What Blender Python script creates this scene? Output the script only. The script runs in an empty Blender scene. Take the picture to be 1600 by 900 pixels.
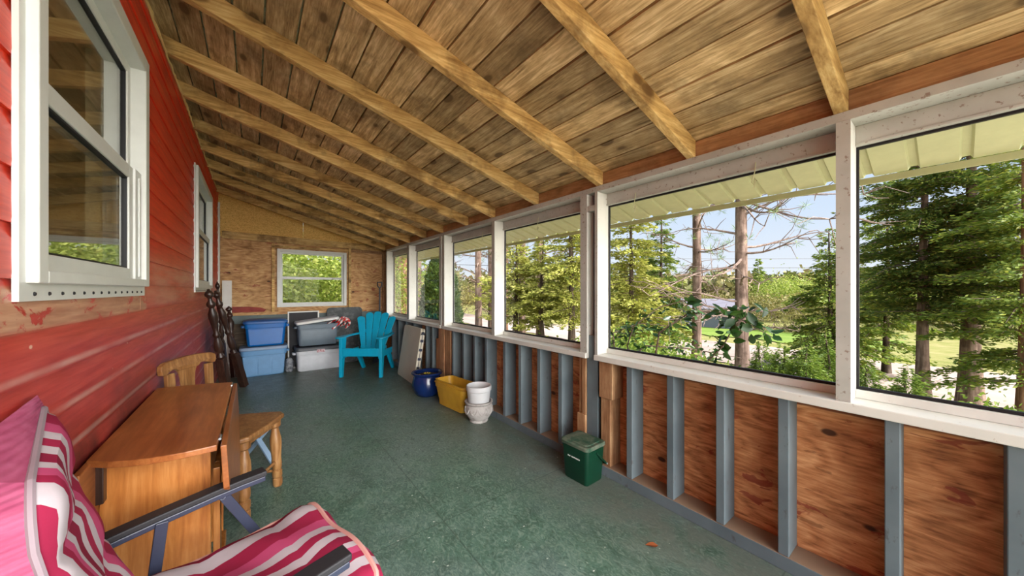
import bpy, math, random
import numpy as np
from mathutils import Vector, Matrix, Euler
PI = math.pi
scene = bpy.context.scene
COL = scene.collection
rng = random.Random(7)

# ------------------------------------------------------------------ helpers
def s2l(c):
    return tuple(((v / 12.92) if v <= 0.04045 else ((v + 0.055) / 1.055) ** 2.4) for v in c)
def rgb(r, g, b):
    return s2l((r / 255, g / 255, b / 255)) + (1.0,)

class MB:
    """collects shapes that make ONE part"""
    def __init__(self):
        self.v = []; self.f = []; self.r = []
    def add(self, verts, faces, rnd=None):
        o = len(self.v)
        self.v += [tuple(p) for p in verts]
        self.f += [tuple(i + o for i in f) for f in faces]
        if rnd is None: rnd = rng.random()
        if isinstance(rnd, list): self.r += rnd
        else: self.r += [rnd] * len(faces)
        return self
    def box(self, x0, x1, y0, y1, z0, z1, rnd=None, mat=None):
        vs = [(x, y, z) for z in (z0, z1) for y in (y0, y1) for x in (x0, x1)]
        if mat is not None: vs = [mat @ Vector(p) for p in vs]
        return self.add(vs, [(0, 2, 3, 1), (4, 5, 7, 6), (0, 1, 5, 4), (2, 6, 7, 3), (0, 4, 6, 2), (1, 3, 7, 5)], rnd)
    def bar(self, a, b, w, h, up=(0, 0, 1), rnd=None):
        a = Vector(a); b = Vector(b); d = (b - a).normalized(); u = Vector(up)
        s = d.cross(u).normalized(); u = s.cross(d).normalized()
        vs = []
        for p in (a, b):
            for (i, j) in ((-1, -1), (1, -1), (1, 1), (-1, 1)):
                vs.append(p + s * (w / 2 * i) + u * (h / 2 * j))
        return self.add(vs, [(0, 1, 2, 3), (7, 6, 5, 4), (0, 4, 5, 1), (1, 5, 6, 2), (2, 6, 7, 3), (3, 7, 4, 0)], rnd)
    def tube(self, pts, rad, n=8, rnd=None, caps=True, ringrnd=None):
        pts = [Vector(p) for p in pts]
        if not isinstance(rad, (list, tuple)): rad = [rad] * len(pts)
        vs = []; fs = []; rr = []
        t0 = (pts[1] - pts[0]).normalized()
        ref = Vector((0, 0, 1)) if abs(t0.z) < .9 else Vector((1, 0, 0))
        s = t0.cross(ref).normalized()
        for i, p in enumerate(pts):
            t = (pts[min(i + 1, len(pts) - 1)] - pts[max(i - 1, 0)]).normalized()
            s = (s - t * s.dot(t)).normalized(); u = t.cross(s)
            for k in range(n):
                a = 2 * PI * k / n
                vs.append(p + (s * math.cos(a) + u * math.sin(a)) * rad[i])
        if rnd is None: rnd = rng.random()
        for i in range(len(pts) - 1):
            for k in range(n):
                fs.append((i * n + k, i * n + (k + 1) % n, (i + 1) * n + (k + 1) % n, (i + 1) * n + k))
                rr.append(ringrnd[i] if ringrnd else rnd)
        if caps:
            fs.append(tuple(range(n - 1, -1, -1))); fs.append(tuple(range((len(pts) - 1) * n, len(pts) * n)))
            rr += [rnd, rnd]
        return self.add(vs, fs, rr)
    def lathe(self, prof, n=24, mat=None, rnd=None):
        """profile (radius, height); closed to the axis where radius is 0"""
        vs = []; fs = []; idx = []
        for (r, z) in prof:
            if r < 1e-6:
                idx.append([len(vs)]); vs.append((0, 0, z))
            else:
                idx.append(list(range(len(vs), len(vs) + n)))
                vs += [(r * math.cos(2 * PI * k / n), r * math.sin(2 * PI * k / n), z) for k in range(n)]
        for a, b in zip(idx, idx[1:]):
            for k in range(n):
                k2 = (k + 1) % n
                if len(a) == 1 and len(b) == 1: continue
                if len(a) == 1: fs.append((a[0], b[k2], b[k]))
                elif len(b) == 1: fs.append((a[k], a[k2], b[0]))
                else: fs.append((a[k], a[k2], b[k2], b[k]))
        if mat is not None: vs = [mat @ Vector(p) for p in vs]
        return self.add(vs, fs, rnd)
    def loft(self, rings, cap0=True, cap1=True, rnd=None, mat=None):
        n = len(rings[0]); vs = [p for r in rings for p in r]; fs = []
        if mat is not None: vs = [mat @ Vector(p) for p in vs]
        for i in range(len(rings) - 1):
            for k in range(n):
                fs.append((i * n + k, i * n + (k + 1) % n, (i + 1) * n + (k + 1) % n, (i + 1) * n + k))
        if cap0: fs.append(tuple(range(n - 1, -1, -1)))
        if cap1: fs.append(tuple(range((len(rings) - 1) * n, len(rings) * n)))
        return self.add(vs, fs, rnd)
    def prism(self, poly, z0, z1, rnd=None, mat=None):
        """polygon (x, y) counter-clockwise, pulled up from z0 to z1"""
        return self.loft([[(x, y, z0) for x, y in poly], [(x, y, z1) for x, y in poly]], rnd=rnd, mat=mat)
    def build(self, name, mat, parent=None, smooth=False, bevel=0.0, loc=None):
        me = bpy.data.meshes.new(name)
        me.from_pydata(self.v, [], self.f)
        at = me.attributes.new('rnd', 'FLOAT', 'FACE'); at.data.foreach_set('value', self.r)
        me.materials.append(mat)
        if smooth:
            me.polygons.foreach_set('use_smooth', [True] * len(me.polygons))
            me.set_sharp_from_angle(angle=math.radians(38))
        me.update()
        o = bpy.data.objects.new(name, me); COL.objects.link(o)
        if parent is not None: o.parent = parent
        if loc is not None: o.location = loc
        if bevel:
            b = o.modifiers.new('bevel', 'BEVEL'); b.width = bevel; b.segments = 2; b.limit_method = 'ANGLE'; b.angle_limit = math.radians(40)
        return o

def rrect(w, d, r, z, cx=0, cy=0, n=5):
    r = min(r, w / 2 - 1e-4, d / 2 - 1e-4); out = []
    for (sx, sy, a0) in ((1, 1, 0), (-1, 1, 90), (-1, -1, 180), (1, -1, 270)):
        for k in range(n + 1):
            a = math.radians(a0 + 90 * k / n)
            out.append((cx + sx * (w / 2 - r) + r * math.cos(a), cy + sy * (d / 2 - r) + r * math.sin(a), z))
    return out

def tag(o, label=None, cat=None, group=None, kind=None):
    if label: o['label'] = label
    if cat: o['category'] = cat
    if group: o['group'] = group
    if kind: o['kind'] = kind
    return o
def thing(name, label, cat, loc=(0, 0, 0), rz=0.0, group=None):
    o = bpy.data.objects.new(name, None); COL.objects.link(o)
    o.empty_display_size = .05
    o.location = loc; o.rotation_euler = (0, 0, rz)
    return tag(o, label, cat, group)
def struct(o):
    o['kind'] = 'structure'; return o
def struct_root(name):
    o = bpy.data.objects.new(name, None); COL.objects.link(o); o['kind'] = 'structure'; return o
def dup(root, loc, rz=0.0, scale=1.0, label=None, group=None):
    r = root.copy(); COL.objects.link(r); r.location = loc; r.rotation_euler = (0, 0, rz)
    r.scale = scale if isinstance(scale, tuple) else (scale,) * 3
    if label: r['label'] = label
    if group: r['group'] = group
    for ch in list(root.children):
        c = ch.copy(); COL.objects.link(c); c.parent = r
        for g in list(ch.children):
            d = g.copy(); COL.objects.link(d); d.parent = c
    return r

# ------------------------------------------------------------------ materials
class NT:
    def __init__(self, name):
        self.m = bpy.data.materials.new(name); self.m.use_nodes = True
        self.t = self.m.node_tree; self.n = self.t.nodes; self.n.clear()
        self.out = self.n.new('ShaderNodeOutputMaterial')
    def node(self, t, **kw):
        x = self.n.new(t)
        for k, v in kw.items():
            if k in x.bl_rna.properties: setattr(x, k, v)
        return x
    def link(self, a, b): self.t.links.new(a, b)
    def val(self, sock, v):
        if hasattr(v, 'is_linked'): self.link(v, sock)
        else: sock.default_value = v
    def math(self, op, a, b=0.0, clamp=False):
        x = self.node('ShaderNodeMath', operation=op); x.use_clamp = clamp
        self.val(x.inputs[0], a); self.val(x.inputs[1], b); return x.outputs[0]
    def mix(self, f, a, b, blend='MIX'):
        x = self.node('ShaderNodeMix', data_type='RGBA', blend_type=blend)
        self.val(x.inputs[0], f); self.val(x.inputs[6], a); self.val(x.inputs[7], b); return x.outputs[2]
    def coord(self, scale=(1, 1, 1), rnd=None, kind='Object'):
        tc = self.node('ShaderNodeTexCoord'); mp = self.node('ShaderNodeMapping')
        mp.inputs['Scale'].default_value = scale
        src = tc.outputs[kind]
        if rnd is not None:
            c = self.node('ShaderNodeVectorMath', operation='ADD')
            cx = self.node('ShaderNodeCombineXYZ')
            for i, k in enumerate((7.3, 11.7, 5.1)): self.link(self.math('MULTIPLY', rnd, k), cx.inputs[i])
            self.link(src, c.inputs[0]); self.link(cx.outputs[0], c.inputs[1]); src = c.outputs[0]
        self.link(src, mp.inputs[0]); return mp.outputs[0]
    def rnd(self):
        a = self.node('ShaderNodeAttribute'); a.attribute_name = 'rnd'; return a.outputs['Fac']
    def noise(self, vec, scale, detail=4, rough=.55, dist=0.0):
        x = self.node('ShaderNodeTexNoise'); self.link(vec, x.inputs['Vector'])
        x.inputs['Scale'].default_value = scale; x.inputs['Detail'].default_value = detail
        x.inputs['Roughness'].default_value = rough; x.inputs['Distortion'].default_value = dist
        return x.outputs['Fac']
    def voro(self, vec, scale, rand=1.0, feature='F1'):
        x = self.node('ShaderNodeTexVoronoi', feature=feature); self.link(vec, x.inputs['Vector'])
        x.inputs['Scale'].default_value = scale; x.inputs['Randomness'].default_value = rand
        return x.outputs['Distance']
    def ramp(self, f, stops, const=False):
        x = self.node('ShaderNodeValToRGB'); cr = x.color_ramp
        if const: cr.interpolation = 'CONSTANT'
        while len(cr.elements) < len(stops): cr.elements.new(.5)
        for e, (p, c) in zip(cr.elements, stops):
            e.position = p; e.color = c if len(c) == 4 else tuple(c) + (1,)
        self.link(f, x.inputs[0]); return x.outputs[0]
    def mask(self, f, lo, hi):
        x = self.node('ShaderNodeMapRange'); self.val(x.inputs[0], f)
        x.inputs[1].default_value = lo; x.inputs[2].default_value = hi; return x.outputs[0]
    def sep(self, vec):
        x = self.node('ShaderNodeSeparateXYZ'); self.link(vec, x.inputs[0]); return x.outputs
    def finish(self, col, rough=.6, bump=None, bstr=.3, bdist=.004, spec=.3, metal=0.0, extra=None):
        p = self.node('ShaderNodeBsdfPrincipled')
        self.val(p.inputs['Base Color'], col); self.val(p.inputs['Roughness'], rough)
        p.inputs['Specular IOR Level'].default_value = spec; p.inputs['Metallic'].default_value = metal
        if bump is not None:
            b = self.node('ShaderNodeBump'); b.inputs['Strength'].default_value = bstr; b.inputs['Distance'].default_value = bdist
            self.link(bump, b.inputs['Height']); self.link(b.outputs[0], p.inputs['Normal'])
        if extra: extra(p)
        self.link(p.outputs[0], self.out.inputs[0]); return self.m

def m_wood(name, dark, mid, light, axis='y', rough=.62, knots=.5, stain=None, stain_amt=.4, grain=1.0, jitter=.25, spec=.25, bstr=.35, knot_col=(.045, .028, .015, 1), kscale=5.0):
    t = NT(name); r = t.rnd()
    st = {'x': (.085, 1, 1), 'y': (1, .085, 1), 'z': (1, 1, .085)}[axis]
    sk = {'x': (.5, 1, 1), 'y': (1, .5, 1), 'z': (1, 1, .5)}[axis]
    v = t.coord(st, r)
    g1 = t.noise(v, 22 * grain, 6, .66, 1.2); g2 = t.noise(v, 120 * grain, 3, .6)
    bl = t.noise(t.coord((1, 1, 1), r), 5, 3, .6)
    f = t.math('ADD', t.math('MULTIPLY', g1, .55), t.math('ADD', t.math('MULTIPLY', g2, .25), t.math('MULTIPLY', bl, .2)))
    c = t.ramp(f, [(.36, dark), (.5, mid), (.62, light)])
    c = t.mix(1.0, c, t.ramp(r, [(0, (1 - jitter,) * 3), (1, (1 + jitter * .35,) * 3)]), 'MULTIPLY')
    if knots > 0:
        vo = t.voro(t.coord(sk, r), kscale)
        k = t.math('MULTIPLY', t.math('SUBTRACT', 1.0, t.mask(vo, .13, .18)), knots)
        c = t.mix(k, c, knot_col)
        ring = t.math('MULTIPLY', t.math('SUBTRACT', 1.0, t.mask(vo, .17, .36)), knots * .5)
        c = t.mix(ring, c, dark)
    if stain is not None:
        sn = t.noise(t.coord((1, 1, 1), r), 3.2, 5, .65)
        c = t.mix(t.math('MULTIPLY', t.mask(sn, .50, .64), stain_amt), c, stain)
    return t.finish(c, rough, f, bstr, .003, spec)

def m_paint(name, col, wear=None, wear_amt=.5, rough=.5, scale=30, dirt=.12, spec=.35, wlo=.62, whi=.68, stretch=(1, 1, 1)):
    t = NT(name); v = t.coord((1, 1, 1), t.rnd())
    d = t.noise(v, 4, 5, .6)
    c = t.mix(1.0, col, t.ramp(d, [(.25, (1 - dirt * 2,) * 3), (.65, (1.0,) * 3)]), 'MULTIPLY')
    w = t.noise(t.coord(stretch, t.rnd()), scale, 5, .65)
    if wear is not None: c = t.mix(t.math('MULTIPLY', t.mask(w, wlo, whi), wear_amt), c, wear)
    return t.finish(c, rough, w, .12, .002, spec)

def m_plain(name, col, rough=.5, spec=.4, metal=0.0, var=.06, scale=12, bstr=.05):
    t = NT(name); n = t.noise(t.coord(), scale, 4)
    c = t.mix(1.0, col, t.ramp(n, [(.3, (1 - var * 2,) * 3), (.7, (1,) * 3)]), 'MULTIPLY')
    return t.finish(c, rough, n, bstr, .002, spec, metal)

def m_glass(name, ior=1.5, tint=(1, 1, 1, 1)):
    t = NT(name)
    ge = t.node('ShaderNodeNewGeometry'); dp = t.node('ShaderNodeVectorMath', operation='DOT_PRODUCT')
    t.link(ge.outputs['Normal'], dp.inputs[0]); t.link(ge.outputs['Incoming'], dp.inputs[1])
    f0 = ((ior - 1) / (ior + 1)) ** 2
    cs = t.math('SUBTRACT', 1.0, t.math('ABSOLUTE', dp.outputs['Value']), True)
    fr_ = t.math('ADD', t.math('MULTIPLY', t.math('POWER', cs, 5.0), 1 - f0), f0, True)
    tr = t.node('ShaderNodeBsdfTransparent'); tr.inputs[0].default_value = tint
    gl = t.node('ShaderNodeBsdfGlossy'); gl.inputs['Roughness'].default_value = .0
    mx = t.node('ShaderNodeMixShader')
    t.link(fr_, mx.inputs[0]); t.link(tr.outputs[0], mx.inputs[1]); t.link(gl.outputs[0], mx.inputs[2])
    t.link(mx.outputs[0], t.out.inputs[0]); return t.m

def m_leaf(name, c1, c2, c3, trans=.3, rough=.55):
    t = NT(name); r = t.rnd()
    c = t.ramp(r, [(0, c1), (.55, c2), (1, c3)])
    p = t.node('ShaderNodeBsdfPrincipled'); t.link(c, p.inputs['Base Color']); p.inputs['Roughness'].default_value = rough
    p.inputs['Specular IOR Level'].default_value = .25
    tl = t.node('ShaderNodeBsdfTranslucent'); t.link(c, tl.inputs[0])
    mx = t.node('ShaderNodeMixShader'); mx.inputs[0].default_value = trans
    t.link(p.outputs[0], mx.inputs[1]); t.link(tl.outputs[0], mx.inputs[2]); t.link(mx.outputs[0], t.out.inputs[0]); return t.m

M = {}
M['ceil'] = m_wood('weathered_boards', rgb(122, 98, 62), rgb(190, 162, 114), rgb(230, 206, 158), 'y', .65, .9, rgb(100, 82, 56), .6, 1.25, .36, kscale=7.0)
M['rafter'] = m_wood('rafter_pine', rgb(158, 120, 66), rgb(212, 174, 108), rgb(240, 210, 146), 'x', .6, .8, rgb(92, 62, 32), .65, 1.0, .25, kscale=6.0)
M['frieze'] = m_wood('redwood_block', rgb(134, 100, 68), rgb(174, 134, 94), rgb(198, 160, 118), 'y', .6, .4, rgb(92, 58, 42), .4)
M['plyend'] = m_wood('pale_plywood', rgb(150, 112, 70), rgb(200, 160, 112), rgb(224, 192, 146), 'x', .6, .7, rgb(150, 62, 44), .45, .8, .15)
M['rawstud'] = m_wood('raw_stud', rgb(138, 96, 64), rgb(178, 134, 96), rgb(204, 166, 124), 'z', .65, .4, rgb(110, 76, 54), .4)
M['oldboard'] = m_wood('dark_old_boards', rgb(58, 46, 38), rgb(92, 78, 64), rgb(124, 108, 92), 'x', .8, .4, rgb(44, 38, 34), .5)
M['table'] = m_wood('varnished_pine', rgb(120, 66, 30), rgb(152, 90, 46), rgb(176, 112, 62), 'y', .30, .25, rgb(120, 58, 26), .3, .7, .12, .5, .08)
M['tablepanel'] = m_wood('varnished_panel', rgb(140, 78, 30), rgb(180, 112, 50), rgb(202, 138, 74), 'z', .36, .6, rgb(140, 70, 26), .3, .8, .12, .5, .1)
M['chairwood'] = m_wood('maple_stain', rgb(104, 66, 34), rgb(140, 96, 54), rgb(176, 134, 86), 'z', .38, .1, rgb(96, 60, 28), .35, .8, .1, .5, .08)
M['darkwood'] = m_wood('dark_turned_wood', rgb(38, 24, 18), rgb(58, 38, 30), rgb(84, 58, 46), 'z', .32, .0, rgb(26, 17, 13), .5, 1, .1, .5, .08)

def plywood(name, axis, dark, mid, light, red, top=None):
    t = NT(name); r = t.rnd(); k = 0 if axis == 'x' else 1
    def sc(a, c): v = [c, c, c]; v[k] = a; return tuple(v)
    warp = t.noise(t.coord(sc(.45, 1), r), 3.2, 3, .5, .4)                       # peeled-veneer figure: stretched contour rings
    rings = t.math('FRACT', t.math('MULTIPLY', warp, 11.0))
    rings = t.math('ABSOLUTE', t.math('SUBTRACT', rings, .5))
    fine = t.noise(t.coord(sc(.10, 1), r), 90, 4, .65, .3); blotch = t.noise(t.coord(sc(.5, 1), r), 5, 5, .65)
    f = t.math('ADD', t.math('MULTIPLY', rings, .24), t.math('ADD', t.math('MULTIPLY', fine, .50), t.math('MULTIPLY', blotch, .40)))
    c = t.ramp(f, [(.34, dark), (.50, mid), (.68, light)])
    dash = t.noise(t.coord(sc(.22, 1), r), 34, 3, .6); c = t.mix(t.math('MULTIPLY', t.mask(dash, .63, .67), .6), c, dark)
    vo = t.voro(t.coord(sc(.55, 1), r), 6.5)
    c = t.mix(t.math('MULTIPLY', t.math('SUBTRACT', 1, t.mask(vo, .17, .36)), .35), c, dark)
    c = t.mix(t.math('MULTIPLY', t.math('SUBTRACT', 1, t.mask(vo, .075, .115)), .9), c, rgb(52, 30, 20))
    dab = t.noise(t.coord(sc(.4, 1), r), 15, 4, .6, .8); sel = t.noise(t.coord((1, 1, 1), r), 2.4, 2)
    c = t.mix(t.math('MULTIPLY', t.math('MULTIPLY', t.mask(dab, .60, .625), t.mask(sel, .42, .5)), .75), c, red)
    if top:
        Z = t.sep(t.coord())[2]; e = t.math('ADD', Z, t.math('MULTIPLY', blotch, .03))
        c = t.mix(t.math('MULTIPLY', t.mask(e, top, top + .006), .8), c, rgb(98, 38, 30))     # red paint left along the top edge
    return t.finish(c, .6, fine, .3, .003, .25)
M['ply'] = plywood('orange_plywood', 'y', rgb(128, 78, 46), rgb(196, 132, 84), rgb(232, 176, 124), rgb(140, 58, 44), .735)
M['plyend'] = plywood('pale_plywood', 'x', rgb(132, 92, 54), rgb(188, 144, 94), rgb(220, 184, 134), rgb(140, 58, 44))
def red_siding():
    t = NT('red_siding'); r = t.rnd(); co = t.coord(); X, Y, Z = t.sep(co)
    g = t.noise(t.coord((1, .06, 1), r), 60, 5, .6); b = t.noise(t.coord((1, .4, 1), r), 3.0, 5, .65)
    c = t.ramp(g, [(.3, rgb(196, 46, 26)), (.55, rgb(222, 62, 34)), (.75, rgb(234, 84, 52))])
    low_mix = t.math('MULTIPLY', t.mask(t.math('ADD', Z, t.math('MULTIPLY', b, -.35)), 1.42, .95), .62)   # low boards turn to a duller, pinker red
    c = t.mix(low_mix, c, t.ramp(g, [(.3, rgb(134, 40, 42)), (.7, rgb(172, 82, 80))]))
    # bare wood where the paint has flaked, under both windows
    band = t.math('MULTIPLY', t.mask(Z, 1.15, 1.165), t.mask(Z, 1.262, 1.25))
    pn = t.noise(t.coord((1, .7, 1.6)), 7.5, 5, .7, .6)
    near = t.math('MULTIPLY', t.mask(Y, .6, .9), t.mask(Y, 2.34, 2.30))
    peel = t.math('MULTIPLY', t.math('MULTIPLY', band, near), t.mask(pn, .43, .47))
    wood = t.ramp(t.noise(t.coord((1, .08, 1)), 55, 4), [(.3, rgb(160, 112, 84)), (.7, rgb(206, 166, 132))])
    c = t.mix(t.math('MULTIPLY', peel, .85), c, wood)
    faded2 = t.math('MULTIPLY', t.math('MULTIPLY', t.mask(Z, 1.16, 1.18), t.mask(Z, 1.42, 1.39)), t.mask(Y, 2.2, 2.35))
    faded2 = t.math('MULTIPLY', faded2, t.mask(t.noise(t.coord((1, .25, 2)), 5, 5, .65), .40, .62))
    c = t.mix(t.math('MULTIPLY', faded2, .7), c, rgb(202, 140, 120))
    sp = t.voro(t.coord((1, .6, 1)), 9); c = t.mix(t.math('MULTIPLY', t.math('SUBTRACT', 1, t.mask(sp, .03, .05)), .8), c, rgb(214, 180, 158))
    # pale scuffed bead along each board's lower shoulder
    zz = t.math('FRACT', t.math('DIVIDE', t.math('SUBTRACT', Z, .923), .117))
    line = t.math('MULTIPLY', t.mask(zz, .03, .10), t.mask(zz, .24, .15))
    line = t.math('MULTIPLY', t.math('MULTIPLY', line, t.mask(Z, 1.16, 1.10)), t.mask(t.noise(t.coord((1, .5, 1)), 6, 4), .3, .6))
    c = t.mix(t.math('MULTIPLY', line, .8), c, rgb(206, 158, 146))
    # soot and damp stains low on the wall and behind the leaning posts
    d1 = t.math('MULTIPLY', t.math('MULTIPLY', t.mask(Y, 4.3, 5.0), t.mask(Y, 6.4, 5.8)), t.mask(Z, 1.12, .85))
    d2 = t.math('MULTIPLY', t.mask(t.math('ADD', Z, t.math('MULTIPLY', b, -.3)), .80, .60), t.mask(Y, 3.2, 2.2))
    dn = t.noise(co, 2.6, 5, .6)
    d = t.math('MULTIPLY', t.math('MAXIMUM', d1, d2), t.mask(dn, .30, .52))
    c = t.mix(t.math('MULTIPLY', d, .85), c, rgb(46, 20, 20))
    return t.finish(c, .42, g, .25, .003, .4)
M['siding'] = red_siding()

def floor_mat():
    t = NT('green_painted_floor'); co = t.coord(); X, Y, Z = t.sep(co)
    big = t.noise(t.coord((1, .8, 1)), 1.1, 5, .6); mid = t.noise(t.coord(), 6, 5, .65)
    fib = t.noise(t.coord((1, .6, 1)), 30, 6, .72, 2.6); st = t.voro(t.coord((2.4, 1, 1)), 26, 1.0)
    c = t.ramp(mid, [(.28, rgb(56, 82, 70)), (.55, rgb(84, 116, 100)), (.8, rgb(114, 140, 126))])
    c = t.mix(t.math('MULTIPLY', t.mask(big, .42, .60), .7), c, rgb(108, 126, 124))
    c = t.mix(t.math('MULTIPLY', t.mask(fib, .50, .62), .55), c, rgb(140, 160, 146))
    c = t.mix(t.math('MULTIPLY', t.mask(fib, .47, .36), .6), c, rgb(36, 58, 48))
    # bare dusty strip along the far end and under the studs
    w = t.math('MAXIMUM', t.math('MULTIPLY', t.mask(Y, 4.4, 5.9), .8), t.math('MULTIPLY', t.mask(t.math('ADD', X, t.math('MULTIPLY', mid, .5)), 1.5, 2.0), .75))
    c = t.mix(t.math('MULTIPLY', w, t.mask(mid, .32, .52)), c, rgb(100, 104, 96))
    # paint chips and specks
    s1 = t.voro(t.coord((1, 1.7, 1)), 9.5); s2 = t.voro(t.coord((1.4, 1, 1)), 23)
    sel = t.noise(co, 3.1, 2)
    c = t.mix(t.math('MULTIPLY', t.math('SUBTRACT', 1, t.mask(s1, .045, .06)), t.mask(sel, .45, .5)), c, rgb(206, 216, 206))
    c = t.mix(t.math('MULTIPLY', t.math('SUBTRACT', 1, t.mask(s2, .06, .08)), t.mask(sel, .56, .6)), c, rgb(190, 200, 188))
    # seams between the sheets
    seam = t.math('MAXIMUM', t.math('SUBTRACT', 1, t.mask(t.math('ABSOLUTE', t.math('SUBTRACT', t.math('FRACT', t.math('DIVIDE', t.math('ADD', Y, .15), 1.22)), .5)), .001, .004)),
                  t.math('SUBTRACT', 1, t.mask(t.math('ABSOLUTE', t.math('SUBTRACT', X, .82)), .001, .005)))
    c = t.mix(t.math('MULTIPLY', seam, .45), c, rgb(26, 36, 32))
    h = t.math('ADD', t.math('MULTIPLY', fib, .6), t.math('MULTIPLY', st, .5))
    ro = t.ramp(mid, [(.3, (.30,) * 3), (.7, (.50,) * 3)])
    return t.finish(c, ro, h, .5, .004, .45)
M['floor'] = floor_mat()

M['white'] = m_paint('white_trim', rgb(220, 220, 212), rgb(150, 120, 98), .55, .45, 34, .08, .35, .64, .70)
M['pinkwhite'] = m_paint('worn_pinkish_white', rgb(186, 186, 178), rgb(120, 90, 72), .7, .5, 48, .12, .3, .60, .66)
M['vinyl'] = m_plain('window_vinyl', rgb(212, 214, 208), .35, .4, 0, .04)
def grey_stud():
    t = NT('blue_grey_paint'); v = t.coord((1, 1, .4), t.rnd()); n = t.noise(v, 26, 5, .65); b = t.noise(t.coord((1, 1, 1), t.rnd()), 3, 4)
    c = t.ramp(b, [(.3, rgb(88, 100, 106)), (.7, rgb(112, 125, 130))])
    c = t.mix(t.math('MULTIPLY', t.mask(n, .63, .68), .5), c, rgb(70, 62, 56))
    g = t.node('ShaderNodeNewGeometry'); nz = t.sep(g.outputs['Normal'])[2]
    c = t.mix(t.math('MULTIPLY', t.mask(nz, .6, .8), .85), c, rgb(150, 122, 96))   # dust lying on level tops
    return t.finish(c, .5, n, .1, .002, .35)
M['stud'] = grey_stud()
def osb():
    t = NT('osb_sheet'); v = t.coord((1, 1, 1)); n = t.noise(t.coord((1, 1, 2.2)), 26, 5, .75, 2.5); k = t.voro(t.coord((1, 1, 1)), 11)
    c = t.ramp(n, [(.34, rgb(170, 126, 56)), (.5, rgb(222, 178, 96)), (.66, rgb(244, 208, 130))])
    c = t.mix(t.math('MULTIPLY', t.math('SUBTRACT', 1, t.mask(k, .05, .08)), .6), c, rgb(90, 60, 28))
    return t.finish(c, .6, n, .3, .003, .3)
M['osb'] = osb()
M['ledge_green'] = m_paint('grey_green_board', rgb(98, 112, 110), rgb(60, 54, 48), .5, .55, 20, .15)
M['eave'] = m_plain('cream_roof_metal', rgb(184, 186, 144), .45, .4, 0, .05, 18)
M['house_in'] = m_plain('house_interior', rgb(216, 200, 164), .7, .2)
M['glass'] = m_glass('clear_glass', 1.1)
M['houseglass'] = m_glass('double_glass', 2.9, (.9, .92, .9, 1))
M['black'] = m_plain('black_gasket', rgb(30, 30, 32), .5, .3)
M['foam'] = m_paint('foam_bead', rgb(226, 196, 132), rgb(150, 110, 60), .5, .7, 40, .12)

# ------------------------------------------------------------------ the porch shell
XL, XR, XO, YE, YB = -.40, 1.877, 2.017, 6.55, -.7
SL = .285
def zr(x): return 1.963 + SL * (XR - x)          # underside of the rafters
CB = .098                                        # rafter height measured straight up

b = MB(); b.box(XL - .05, XO, YB, YE + .05, -.04, 0, .5); struct(b.build('floor', M['floor']))

# ceiling: boards along the porch, nailed on top of the rafters
ceiling = struct_root('ceiling')
b = MB(); ca = math.sqrt(1 + SL * SL); x = XL - .06
while x < 2.05:
    w = rng.uniform(.128, .150) / ca; x1 = min(x + w - .009, 2.075)
    y = YB; cuts = [YB]
    for ry in sorted(rng.sample((.28, .87, 1.478, 2.128, 2.766, 3.29, 3.91, 4.436, 5.03), 2)):
        if ry - cuts[-1] > 1.1: cuts.append(ry)
    cuts.append(YE + .05)
    j = rng.uniform(-.003, .002)
    for y0, y1 in zip(cuts, cuts[1:]):
        if y1 - y0 < .02: continue
        zb = [zr(x) + CB + j, zr(x1) + CB + j]
        vs = [(xx, yy, z0 + dz) for dz in (0, .02) for yy in (y0, y1 - .002) for xx, z0 in ((x, zb[0]), (x1, zb[1]))]
        b.add(vs, [(0, 2, 3, 1), (4, 5, 7, 6), (0, 1, 5, 4), (2, 6, 7, 3), (0, 4, 6, 2), (1, 3, 7, 5)])
    x += w
o = b.build('ceiling_boards', M['ceil'], ceiling)
for ry in (-.68, -.34, .26, .849, 1.457, 2.107, 2.745, 3.269, 3.889, 4.415, 5.01, 5.538, 6.215):
    x0, x1 = XL - .03, XR + .016; b = MB()
    tl = rng.uniform(-.006, .006)
    vs = [(xx, yy, zz) for zz in (0, 1) for yy in (ry, ry + .043) for xx in (x0, x1)]
    vs = [(X_, Y_ + (tl if X_ < 0 else 0), zr(X_) + (CB - .002 if Z_ else 0)) for X_, Y_, Z_ in vs]
    b.add(vs, [(0, 2, 3, 1), (4, 5, 7, 6), (0, 1, 5, 4), (2, 6, 7, 3), (0, 4, 6, 2), (1, 3, 7, 5)])
    b.build('rafter', M['rafter'], ceiling, bevel=.003)
b = MB(); b.box(XR + .018, XR + .04, YB, YE - .1, 1.9635, zr(XR + .03) + CB - .004); b.build('blocking_board', M['frieze'], ceiling)

# roof metal with pressed ribs, reaching out over the windows as an eave
roof = struct_root('roof')
XE = 2.66; rt = lambda xx: zr(xx) + CB + .024
prof = []; y = YB - .1
while y < YE + .3:
    prof += [(y, 0), (y + .118, 0), (y + .126, .016), (y + .150, .016)]; y += .158
b = MB(); vs = []; fs = []
for (yy, h) in prof:
    vs += [(XL - .1, yy, rt(XL - .1) + h), (XE, yy, rt(XE) + h), (XL - .1, yy, rt(XL - .1) + h + .002), (XE, yy, rt(XE) + h + .002)]
for i in range(len(prof) - 1):
    a = i * 4; c = a + 4
    fs += [(a, c, c + 1, a + 1), (a + 2, a + 3, c + 3, c + 2)]
b.add(vs, fs, .5); b.build('roof_sheet', M['eave'], roof)
b = MB(); b.box(XE - .006, XE + .004, YB - .1, YE + .3, rt(XE) - .038, rt(XE) - .004, .5); b.build('drip_edge', M['eave'], roof)

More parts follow.
